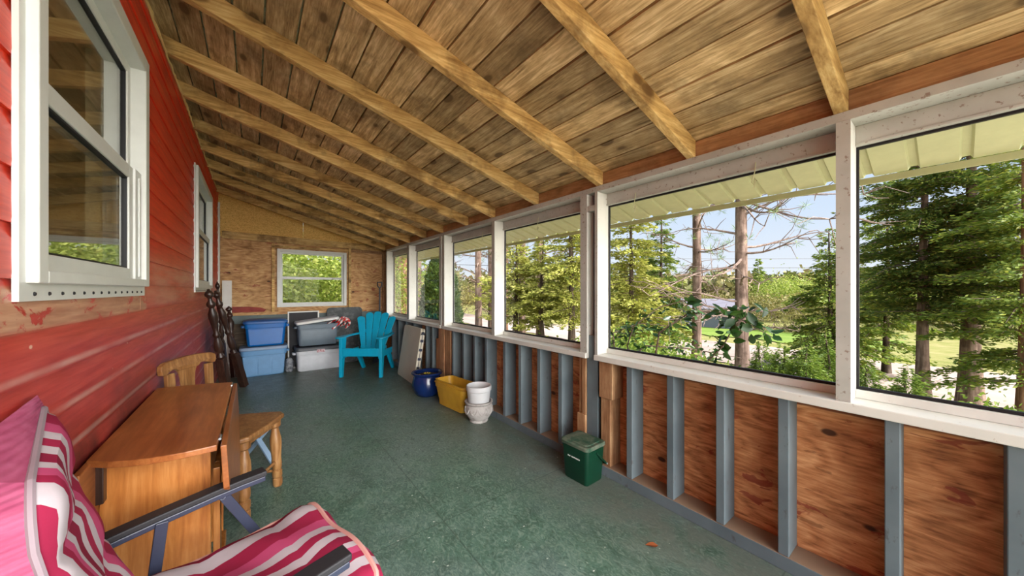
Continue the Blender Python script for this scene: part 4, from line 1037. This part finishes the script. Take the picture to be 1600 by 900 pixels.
def trunk_mb(h, r0, r1, g, n=12, wob=.05):
    b = MB(); pts = []; rad = []
    k = max(6, int(h / .6)); ph = g.uniform(0, 6)
    for i in range(k + 1):
        a = i / k; pts.append((wob * math.sin(a * 5 + ph) * a, wob * math.cos(a * 4 + ph) * a, -.15 + (h + .15) * a))
        rad.append(r0 + (r1 - r0) * a ** .8 + (.35 * r0 * max(0, 1 - a * k / 1.5)))
    return b.tube(pts, rad, n, .5), pts
def conifer(name, label, loc, h, rad, seed, needle, bark, r0=.10, base=.12, whorls=26, per=5, droop=.35, sprig=.13, wid=.05, dens=1.0, group=None, power=.85, flat=.25, cat='tree'):
    g = np.random.default_rng(seed); t = thing(name, label, cat, loc, g.uniform(0, 6.28), group)
    tb_, _ = trunk_mb(h, r0, .012, g); tb_.build('trunk', bark, t, smooth=True)
    P = []; D = []; bb = MB()
    for w in range(whorls):
        a = base + (1 - base) * (w + g.uniform(-.3, .3)) / whorls
        a = min(max(a, .02), .985); z0 = h * a
        L0 = rad * max(.06, (1 - (a - base) / (1 - base)) ** power) * (1 if a > base + .06 else .75)
        for k in range(per):
            z0 = h * min(.99, max(base * .8, a + g.normal(0, .62) * (1 - base) / whorls)); droop_k = droop * g.uniform(.3, 1.9)
            phi = 2 * PI * k / per + w * 2.4 + g.uniform(-.6, .6); L = L0 * g.uniform(.4, 1.2)
            ns = max(4, int(L / (sprig * .42))); c, s = math.cos(phi), math.sin(phi)
            up = .28 * (a - .3)
            pts = []
            for i in range(ns + 1):
                q = i / ns; pts.append((c * L * q, s * L * q, z0 + L * (up * q - droop_k * q * q + .10 * q ** 4)))
            if L > .25: bb.tube([pts[0], pts[ns // 2], pts[-1]], [.006 + .012 * L, .004 + .006 * L, .002], 4, caps=False)
            for i in range(1, ns + 1):
                q = i / ns; tw = (.16 + .34 * (1 - q)) * min(1.0, L) * .95
                for sd in (-1, 1):
                    m = max(2, int(dens * (2 + tw / (sprig * .45))))
                    for j in range(m):
                        e = (j + g.uniform(0, 1)) / m
                        ang = phi + sd * (.95 + g.uniform(-.25, .25)); dx, dy = math.cos(ang), math.sin(ang)
                        p = (pts[i][0] + dx * tw * e, pts[i][1] + dy * tw * e, pts[i][2] - tw * e * (.15 + droop_k * .5) + g.normal(0, .035))
                        P.append(p); a2 = ang - sd * g.uniform(.0, .9); D.append((math.cos(a2), math.sin(a2), g.uniform(-flat * 2, flat)))
    bb.build('branches', M['deadtwig'], t)
    P = np.array(P); V = blades(P, np.array(D), sprig, wid, g)
    R = np.clip(g.normal(.5, .22, len(P)), 0, 1)
    quads_obj('foliage', V, R, needle, t); return t
def pine(name, label, loc, h, r0, seed, bark, dead=26, tufts=True, lo=.15, bl=1.8, group=None, r1=.07):
    g = np.random.default_rng(seed); t = thing(name, label, 'tree', loc, 0, group)
    tb_, pts = trunk_mb(h, r0, r1, g, 14, .08); tb_.build('trunk', bark, t, smooth=True)
    bb = MB(); tips = []
    for i in range(dead):
        a = lo + (1 - lo) * (i + g.uniform(0, 1)) / dead; z = h * a; phi = g.uniform(0, 2 * PI); L = bl * g.uniform(.45, 1.2)
        c, s = math.cos(phi), math.sin(phi); ln = []; up = g.uniform(-.25, .35); sw = g.uniform(-.3, .3)
        for k in range(7):
            q = k / 6; x = L * q
            ln.append((c * x - s * sw * q * q * L, s * x + c * sw * q * q * L, z + L * (up * q + .12 * math.sin(3 * q + i))))
        bb.tube(ln, [.030 * (1 - .8 * k / 6) * (r0 / .14) ** .5 for k in range(7)], 5, caps=False); tips.append(ln[-1])
        for m in range(9):
            k = int(g.integers(2, 7)); p0 = Vector(ln[k]); d = Vector((c + g.normal(0, .7), s + g.normal(0, .7), g.normal(0, .5))).normalized(); l2 = L * g.uniform(.15, .42)
            p1 = p0 + d * l2 * .5 + Vector((0, 0, g.normal(0, .05))); p2 = p0 + d * l2 + Vector((0, 0, g.normal(0, .12))); bb.tube([p0, p1, p2], [.011, .008, .004], 4, caps=False); tips.append(tuple(p2))
    bb.build('branches', M['deadtwig'], t)
    if tufts:
        P = []; D = []
        for tp_ in tips:
            if tp_[2] < h * .30 or g.uniform() > .32: continue
            for k in range(26): d = g.normal(size=3) + np.array([0, 0, .5]); P.append(tp_); D.append(d)
        if P:
            P = np.array(P); quads_obj('needle_tufts', blades(P, np.array(D), .15, .008, g), np.clip(g.normal(.5, .25, len(P)), 0, 1), M['n_pine'], t)
    return t
def bush(name, label, loc, rx, rz_, seed, mat, n=2600, leaf=.07, stems=9, group=None, cat='bush', core=.35, ry=None):
    g = np.random.default_rng(seed); t = thing(name, label, cat, loc, 0, group); ry = ry or rx
    bb = MB()
    cl = []
    for i in range(stems * 3):
        d = g.normal(size=3); d[2] = abs(d[2]) * .8 - .1; d /= np.linalg.norm(d); q = g.uniform(core, 1.0) ** .6
        p = np.array((d[0] * rx * q, d[1] * ry * q, rz_ * (.45 + .5 * d[2] * q))); cl.append(p)
        if i < stems * 2: bb.tube([(0, 0, -.05), (p[0] * .4, p[1] * .4, p[2] * .6), tuple(p)], [.012, .008, .003], 4, caps=False)
    bb.build('stems', M['barkdark'], t)
    cl = np.array(cl); idx = g.integers(0, len(cl), n); sp = np.array((rx, ry, rz_ * .5)) * .30
    P = cl[idx] + g.normal(size=(n, 3)) * sp; P[:, 2] = np.maximum(P[:, 2], .02)
    D = g.normal(size=(n, 3)); D[:, 2] *= .6
    quads_obj('foliage', blades(P, D, leaf, leaf * .6, g), np.clip(g.normal(.5, .25, n), 0, 1), mat, t); return t

TH = math.atan2(405, 530); CT, ST = math.cos(TH), math.sin(TH)
def bear(u, d):
    """a spot on the land along the bearing of picture column u, d metres out in depth"""
    xc = (u - 800) / 530 * d; x = xc * CT + d * ST; y = -xc * ST + d * CT
    return (x, y, G(x, y) - .02)

# cedar close to the bays at the far end
g = np.random.default_rng(11); cd = thing('cedar_tree', 'dark dense columnar cedar just outside the screened bays at the far end', 'tree', bear(689, 8.4))
ch = 2.55 - bear(689, 8.4)[2]; tb_, _ = trunk_mb(ch * .95, .06, .01, g); tb_.build('trunk', M['barkdark'], cd, smooth=True)
n = 22000; a = g.uniform(.04, 1, n) ** 1.15; ph = g.uniform(0, 2 * PI, n); prof = .50 * np.sin(np.clip((1 - a) * 1.9, 0, PI / 2)) ** .9 * (.72 + .28 * np.clip(a / .15, 0, 1))
rr_ = prof * g.uniform(.35, 1.0, n) ** .4 * (1 + .16 * np.sin(ph * 5 + a * 17) * np.sin(a * 31))
P = np.stack([rr_ * np.cos(ph), rr_ * np.sin(ph), a * ch], 1); D = np.stack([np.cos(ph) * .7, np.sin(ph) * .7, np.full(n, .8)], 1) + g.normal(size=(n, 3)) * .4
quads_obj('foliage', blades(P, D, .10, .05, g), np.clip(g.normal(.5, .22, n), 0, 1), M['n_cedar'], cd)

# tall bare-trunked pines
pine('pine_tree', 'tall grey pine trunk with dead branches, thicker of the two pines in the big opening', bear(1160, 8.2), 9.5, .155, 21, M['bark'], 40, True, .14, 1.9, r1=.09)
pine('pine_tree', 'tall grey pine trunk behind the shrub leaves, thinner of the two in the big opening', bear(1088, 10.2), 10, .14, 22, M['bark'], 36, True, .14, 2.0, r1=.08)
pine('pine_tree', 'grey pine trunk with bare twigs just past the columnar cedar, thicker of that pair', bear(748, 13.0), 10, .14, 23, M['bark'], 38, True, .12, 1.8, r1=.09)
pine('pine_tree', 'slim grey pine trunk close beside a thicker pine near the cedar', bear(766, 13.8), 10, .105, 24, M['bark'], 34, True, .12, 1.7, r1=.07)
pine('pine_tree', 'reddish pine trunk seen through the last screened opening, beside the end post', bear(615, 14), 10, .11, 25, M['barkred'], 34, False, .12, 1.3, r1=.07)
pine('pine_tree', 'reddish pine trunk in the middle of the last screened opening', bear(624.5, 15), 10, .13, 26, M['barkred'], 34, False, .12, 1.4, r1=.08)
pine('pine_tree', 'reddish pine trunk against the mullion of the last screened opening', bear(633.5, 13.5), 10, .12, 27, M['barkred'], 34, False, .12, 1.4, r1=.08)
pine('pine_tree', 'pale pine trunk seen between mullion and cedar', bear(655, 15), 10, .11, 28, M['bark'], 34, False, .12, 1.6, r1=.07)
pine('pine_tree', 'far thin pine trunk behind the pale spruces', bear(790, 17), 10, .12, 29, M['barkred'], 30, True, .15, 1.6, r1=.08)
pine('pine_tree', 'pine trunk rising through the pale spruce foliage, thickest trunk of that opening', bear(843, 13.5), 10, .15, 30, M['bark'], 26, True, .2, 1.5, r1=.10)
pine('pine_tree', 'pine trunk rising above the first pale spruce', bear(816, 14.2), 10, .15, 31, M['bark'], 26, True, .2, 1.5, r1=.10)

# spruces
conifer('spruce_tree', 'wide yellow green spruce with a bare lower trunk in the middle opening', bear(806, 11.6), 4.3, 1.35, 41, M['n_yellow'], M['barkdark'], .14, .33, 15, 6, .22, .13, .05, .8)
conifer('spruce_tree', 'bushy yellow green spruce centred in the middle opening', bear(846, 11.0), 4.0, 1.3, 42, M['n_yellow'], M['barkdark'], .14, .33, 14, 6, .22, .13, .05, .8)
conifer('spruce_tree', 'tall pale spruce reaching the eave in the middle opening', bear(893, 10.0), 6.8, 1.35, 43, M['n_yellow'], M['barkdark'], .13, .24, 25, 6, .25, .12, .045, .75)
conifer('spruce_tree', 'large yellow tipped spruce beside the post at the start of the big opening', bear(985, 10.8), 6.0, 1.75, 44, M['n_yellow'], M['barkdark'], .13, .12, 26, 6, .28, .13, .05, .7)
conifer('spruce_tree', 'dark green spruce half hidden behind the yellow tipped one', bear(1032, 13.0), 6.2, 1.5, 45, M['n_dark'], M['barkdark'], .12, .15, 22, 5, .28, .14, .055, .8)
conifer('hemlock_tree', 'feathery green hemlock behind the mullion between the two wide openings', bear(1296, 11.0), 4.6, 1.7, 46, M['n_green'], M['barkdark'], .12, .06, 20, 6, .30, .12, .05, .8)
conifer('hemlock_tree', 'big dark hemlock with a straight grey trunk filling the nearest opening', bear(1442, 7.6), 8.5, 1.95, 47, M['n_dark'], M['bark'], .125, .26, 26, 6, .30, .095, .034, .85)
conifer('hemlock_tree', 'shaggy dark hemlock with the thickest trunk in the nearest opening', bear(1516, 7.2), 8.5, 1.7, 48, M['n_dark'], M['bark'], .19, .28, 24, 6, .32, .095, .034, .85)
conifer('hemlock_tree', 'green hemlock with open reddish boughs at the end of the nearest opening', bear(1600, 5.9), 7.0, 1.5, 49, M['n_green'], M['barkred'], .10, .18, 22, 5, .25, .085, .032, .8)
conifer('hemlock_tree', 'light green hemlock between the mullion and the dark hemlocks', bear(1385, 10.5), 6.0, 1.5, 50, M['n_green'], M['barkdark'], .10, .2, 20, 5, .3, .12, .045, .9)
# young spruces under the sill line
for i, (u, d, h, lab) in enumerate(((1222, 5.6, .80, 'small bright green young spruce under the thicker pine'), (1262, 5.3, .85, 'small bright young spruce beside the mullion'), (1292, 5.9, 1.05, 'taller bright young spruce right behind the mullion'), (1190, 6.6, .80, 'smallest bright green young spruce near the shrub leaves'), (1355, 5.6, .55, 'small young spruce in the nearest opening beside its mullion'), (1420, 5.2, .62, 'low bright sapling at the foot of the straight hemlock trunk'))):
    x, y, z = bear(u, d); conifer('young_spruce', lab, (x, y, z), h + (-.42 - z) * .35 + .25, .52, 60 + i, M['l_bush'], M['barkdark'], .02, .05, 16, 6, .12, .055, .018, 1.1, cat='young tree')
# undergrowth close to the wall
for i, (u, d, rx, h, m, lab) in enumerate(((1480, 5.0, .8, .42, 'l_bush', 'leafy green bush at the foot of the thick hemlock'), (1575, 4.2, .6, .75, 'l_bush', 'leafy green bush at the far edge of the nearest opening'), (1350, 6.4, .6, .55, 'l_bush', 'thin leafy bush in front of the road'), (1010, 6.0, .9, 1.1, 'l_bush', 'light green bush below the yellow tipped spruce'), (965, 5.0, .7, 1.15, 'l_bush', 'green bush against the start of the big opening'), (1120, 6.4, .9, .62, 'l_bush', 'low bright bush between the two pine trunks'), (880, 6.4, .8, .75, 'l_bush', 'low green bush below the tall pale spruce'), (830, 9.0, .9, .6, 'l_bush', 'low green bush at the foot of the bushy spruce'))):
    bush('bush', lab, bear(u, d), rx, h, 80 + i, M[m], 2600, .07)

# shrub with large dark leaves hanging near the glass
def leaf_verts(p, d, L, W, nrm):
    d = d.normalized(); s = d.cross(nrm).normalized(); n_ = s.cross(d)
    pts = [(0, 0, 0), (.18, .32, .05), (.45, .5, .07), (.75, .34, .03), (1, 0, -.06), (.75, -.34, .03), (.45, -.5, .07), (.18, -.32, .05), (.3, 0, 0), (.6, 0, -.01)]
    return [p + d * (L * a) + s * (W * c_) + n_ * (L * e) for a, c_, e in pts], [(0, 8, 1), (1, 8, 2), (8, 9, 2), (2, 9, 3), (3, 9, 4), (4, 9, 5), (5, 9, 6), (6, 9, 8), (6, 8, 7), (7, 8, 0)]
shr = thing('broadleaf_shrub', 'dark shrub with large oval leaves spreading low across the big opening', 'shrub', (3.3, 1.9, G(3.3, 1.9)))
b0 = Vector((3.3, 1.9, G(3.3, 1.9))); g = np.random.default_rng(5)
def wp_(u, v, d): # a twig point out from the sill
    xc = (u - 800) / 530 * d; return Vector((xc * CT + d * ST, -xc * ST + d * CT, 1.25 + (453 - v) / 530 * d)) - b0
twigs = [[(1010, 640, 3.1), (1030, 520, 3.0), (1075, 490, 2.95), (1130, 487, 2.9), (1160, 500, 2.85), (1215, 532, 2.9)],
         [(1010, 640, 3.1), (985, 560, 3.2), (1010, 540, 3.2), (1080, 545, 3.15), (1160, 560, 3.1)],
         [(1010, 640, 3.1), (1100, 570, 3.0), (1130, 540, 2.9), (1150, 505, 2.8), (1185, 480, 2.8)],
         [(1010, 640, 3.1), (980, 540, 3.3), (990, 510, 3.3), (1030, 480, 3.3), (1078, 468, 3.2)],
         [(1010, 640, 3.1), (960, 545, 3.3), (958, 520, 3.4), (1000, 505, 3.4), (1050, 510, 3.4)]]
b = MB(); lb = MB()
for ti, tw in enumerate(twigs):
    P_ = [wp_(*p) for p in tw]; b.tube([Vector((0, 0, -.05))] + P_, [.012] + [.009 - .007 * i / len(P_) for i in range(len(P_))], 6)
    for a_, c_ in zip(P_[1:], P_[2:]):
        nl = 26 if ti in (1, 4) else 17
        for k in range(nl):
            q = a_.lerp(c_, g.uniform(0, 1)); q = q + Vector(g.normal(size=3)) * .035
            big = 1.0 if ti in (0, 2) else .62
            d = Vector((g.normal(), g.normal(), g.normal() * .6 - .25)); vs, fs = leaf_verts(q, d, .095 * big * g.uniform(.7, 1.25), .045 * big * g.uniform(.8, 1.2), Vector(g.normal(size=3)))
            lb.add(vs, fs, float(np.clip(g.normal(.5, .25), 0, 1)))
for (u, v, d, L) in ((1150, 520, 2.75, .14), (1165, 512, 2.75, .14), (1140, 505, 2.75, .12), (1175, 498, 2.75, .13), (1185, 505, 2.75, .13), (1160, 490, 2.8, .12), (1130, 525, 2.75, .12), (1175, 530, 2.75, .10), (1195, 488, 2.8, .10), (1080, 468, 3.1, .13), (1085, 472, 3.1, .13), (1195, 520, 2.8, .10)):
    p = wp_(u, v, d); dd = Vector(g.normal(size=3)); dd.z -= .4; vs, fs = leaf_verts(p - dd.normalized() * L * .5, dd, L, L * .55, Vector((-.8, -.5, .3)) + Vector(g.normal(size=3)) * .4); lb.add(vs, fs, float(g.uniform(0, .7)))
b.build('stems', M['barkdark'], shr, smooth=True); lb.build('foliage', M['l_dark'], shr, smooth=True)

# leafy bushes outside the end window
for i, (x, y, rx, h, lab) in enumerate(((.15, 9.6, 1.25, 3.0, 'tall yellow green bush filling one side of the end window'), (1.5, 9.2, 1.2, 2.7, 'yellow green bush filling the middle of the end window'), (2.6, 10.4, 1.4, 3.0, 'leafy bush at the edge of the end window towards the shovel'), (.9, 12.5, 1.8, 3.8, 'taller bush behind the others outside the end window'), (-.8, 12.0, 1.8, 3.6, 'bush farthest from the road outside the end window'))):
    bush('leafy_bush', lab, (x, y, G(x, y)), rx, h, 100 + i, M['l_spring'], 9000, .085, 14)

# trees and brush beyond the road: a few kinds, copied
protoC = None
rr = random.Random(19); kinds = []
kinds.append((conifer('far_conifer', 'distant green conifer standing in the woods beyond the road', bear(1010, 34), 8.0, 1.9, 201, M['n_green'], M['barkdark'], .12, .08, 20, 5, .3, .34, .16, .55, group='conifers beyond the road'), 'c'))
kinds.append((conifer('far_conifer', 'distant green conifer standing in the woods beyond the road', bear(905, 40), 7.0, 1.7, 202, M['n_dark'], M['barkdark'], .12, .08, 18, 5, .3, .34, .16, .55, group='conifers beyond the road'), 'c'))
kinds.append((bush('roadside_brush', 'olive leafless-looking brush thicket in the rough beyond the road', bear(940, 30), 2.2, 2.8, 203, M['l_brush'], 2600, .20, 12, group='brush beyond the road', cat='bush'), 'b'))
kinds.append((bush('roadside_brush', 'olive leafless-looking brush thicket in the rough beyond the road', bear(720, 34), 2.6, 3.2, 204, M['l_brush'], 2600, .20, 12, group='brush beyond the road', cat='bush'), 'b'))
kinds.append((bush('spring_tree', 'distant round tree with fresh yellow green leaves beyond the road', bear(1255, 36), 2.4, 4.8, 205, M['l_spring'], 2600, .22, 12, group='leafy trees beyond the road', cat='tree'), 's'))
spots = []; used = [tuple(k[0].location[:2]) for k in kinds]
for i in range(80): spots.append((rr.uniform(600, 1030), rr.uniform(24, 62), rr.choice((2, 2, 3, 3, 0, 1, 4))))
for i in range(40): spots.append((rr.uniform(1180, 1310), rr.uniform(27, 58), rr.choice((2, 3, 4))))
for i in range(8): spots.append((rr.uniform(1050, 1210), rr.uniform(44, 62), rr.choice((2, 3, 2, 0))))
for i in range(14): spots.append((rr.uniform(1330, 1640), rr.uniform(24, 40), rr.choice((2, 3, 4, 0))))
for (u, d, k) in spots:
    x, y, z = bear(u, d)
    if 12.6 < x < 20.5 or any((x - p) ** 2 + (y - q) ** 2 < 10 for p, q in used): continue
    used.append((x, y))
    dup(kinds[k][0], (x, y, z), rr.uniform(0, 6.28), rr.uniform(.75, 1.15))

# wooded hillside far off
g = np.random.default_rng(9); P = []; R = []; D = []
for i in range(2600):
    d = 62 + 190 * g.uniform() ** .8; u = g.uniform(560, 1700); x, y, z = bear(u, d)
    hh = g.uniform(4, 8.0); rr0 = hh * g.uniform(.22, .42); con = g.uniform() < .4; tone = g.uniform(.1, .9)
    m = 60; a = g.uniform(.05, 1, m); ph = g.uniform(0, 2 * PI, m); pr_ = rr0 * ((1 - a) if con else np.sin(np.clip(a, 0, .98) * PI) ** .6) * g.uniform(.5, 1, m)
    P.append(np.stack([x + pr_ * np.cos(ph), y + pr_ * np.sin(ph), z + a * hh], 1)); R.append(np.clip(tone + g.normal(0, .12, m), 0, 1)); D.append(g.normal(size=(m, 3)))
P = np.concatenate(P); R = np.concatenate(R); D = np.concatenate(D)
M['l_far'] = m_leaf('hillside_trees', rgb(74, 84, 46), rgb(116, 114, 68), rgb(146, 130, 90), .2)
fo = quads_obj('forest_hillside', blades(P, D, 1.5, 1.1, g), R, M['l_far']); fo['kind'] = 'stuff'; fo['label'] = 'wooded hillside rising beyond the road and the neighbouring house'; fo['category'] = 'forest'

# the neighbour's long low house
M['siding_g'] = m_plain('pale_grey_clapboard', rgb(84, 90, 98), .6, .3); M['shingle'] = m_plain('grey_shingles', rgb(112, 110, 120), .8, .2, 0, .1)
M['darkwin'] = m_plain('dark_window', rgb(40, 46, 56), .2, .5)
hx, hy, _ = bear(1108, 32); hz = G(hx, hy)
hs = thing('house', 'long low grey house with a grey roof beyond the road behind the shrub leaves', 'house', (hx, hy, hz), .35)
b = MB(); b.box(-2.4, 2.4, -2.6, 2.0, -.3, 1.75, .5); b.build('wall', M['siding_g'], hs)
b = MB(); b.loft([[(-2.8, y, 1.70), (2.8, y, 1.70), (2.8, y, 1.80), (0, y, 2.6), (-2.8, y, 1.80)] for y in (-3.0, 2.4)]); b.build('roof', M['shingle'], hs)
for y in (-1.5, .9):
    b = MB(); b.box(-2.44, -2.39, y - .55, y + .55, .55, 1.45, .5); w = b.build('window', M['vinyl'], hs)
    b = MB(); b.box(-2.45, -2.43, y - .48, y + .48, .62, 1.38, .5); b.build('pane', M['darkwin'], w)

# power lines along the far side of the road
for i, (z0, lab) in enumerate(((4.0, 'upper thin black power line crossing behind the pines'), (3.2, 'lower thin black power line crossing behind the pines'))):
    a_ = bear(560, 30); c_ = bear(1750, 30); b = MB()
    b.tube([(a_[0] + (c_[0] - a_[0]) * k / 12, a_[1] + (c_[1] - a_[1]) * k / 12, z0 + .5 * (2 * k / 12 - 1) ** 2) for k in range(13)], .018, 5); tag(b.build('power_line', M['black']), lab, 'power line')

# ------------------------------------------------------------------ sky, sun, camera
w = bpy.data.worlds.new('sky'); scene.world = w; w.use_nodes = True; nt = w.node_tree; nt.nodes.clear()
out = nt.nodes.new('ShaderNodeOutputWorld'); bg = nt.nodes.new('ShaderNodeBackground')
tc = nt.nodes.new('ShaderNodeTexCoord')
def wm(op, a, c=0.0, clamp=False):
    x = nt.nodes.new('ShaderNodeMath'); x.operation = op; x.use_clamp = clamp
    for k, v in ((0, a), (1, c)):
        if hasattr(v, 'is_linked'): nt.links.new(v, x.inputs[k])
        else: x.inputs[k].default_value = v
    return x.outputs[0]
sp = nt.nodes.new('ShaderNodeSeparateXYZ'); nt.links.new(tc.outputs['Generated'], sp.inputs[0])
SUN = Vector((.36, -.40, .84)).normalized()
grad = nt.nodes.new('ShaderNodeValToRGB'); cr = grad.color_ramp
cr.elements[0].position = 0.0; cr.elements[0].color = (.37, .39, .41, 1); cr.elements[1].position = .55; cr.elements[1].color = (.18, .25, .40, 1)
e = cr.elements.new(.18); e.color = (.28, .335, .41, 1)
nt.links.new(wm('MAXIMUM', sp.outputs[2], 0.0), grad.inputs[0])
# unseen sky glow added low behind the camera to light the porch
dotv = nt.nodes.new('ShaderNodeVectorMath'); dotv.operation = 'DOT_PRODUCT'; nt.links.new(tc.outputs['Generated'], dotv.inputs[0]); dotv.inputs[1].default_value = Vector((.05, -.98, .14)).normalized()
glow = wm('POWER', wm('MAXIMUM', dotv.outputs['Value'], 0.0), 5.0)
glow = wm('MULTIPLY', glow, 7.5)
glow_col = nt.nodes.new('ShaderNodeVectorMath'); glow_col.operation = 'SCALE'; glow_col.inputs[0].default_value = (1.0, .97, .93); nt.links.new(glow, glow_col.inputs['Scale'])
sm_ = nt.nodes.new('ShaderNodeVectorMath'); sm_.operation = 'ADD'; nt.links.new(grad.outputs[0], sm_.inputs[0]); nt.links.new(glow_col.outputs[0], sm_.inputs[1])
nt.links.new(sm_.outputs[0], bg.inputs[0]); bg.inputs[1].default_value = 1.0; nt.links.new(bg.outputs[0], out.inputs[0])
sd = bpy.data.lights.new('sun', 'SUN'); sd.energy = 4.5; sd.angle = .01; sd.color = (1, .95, .86)
so = bpy.data.objects.new('sun', sd); COL.objects.link(so); so.rotation_euler = SUN.to_track_quat('Z', 'Y').to_euler(); so.location = (6, -6, 14)

cam = bpy.data.cameras.new('camera'); co = bpy.data.objects.new('camera', cam); COL.objects.link(co)
cam.sensor_width = 36; cam.lens = 530 / 1600 * 36; cam.shift_y = 3 / 1600; cam.clip_start = .02; cam.clip_end = 1000
co.location = (0, 0, 1.25); co.rotation_euler = (PI / 2, 0, -TH)
scene.camera = co
scene.view_settings.view_transform = 'Standard'; scene.view_settings.look = 'None'
scene.view_settings.exposure = 1.28; scene.view_settings.gamma = 1.0; scene.view_settings.use_curve_mapping = False
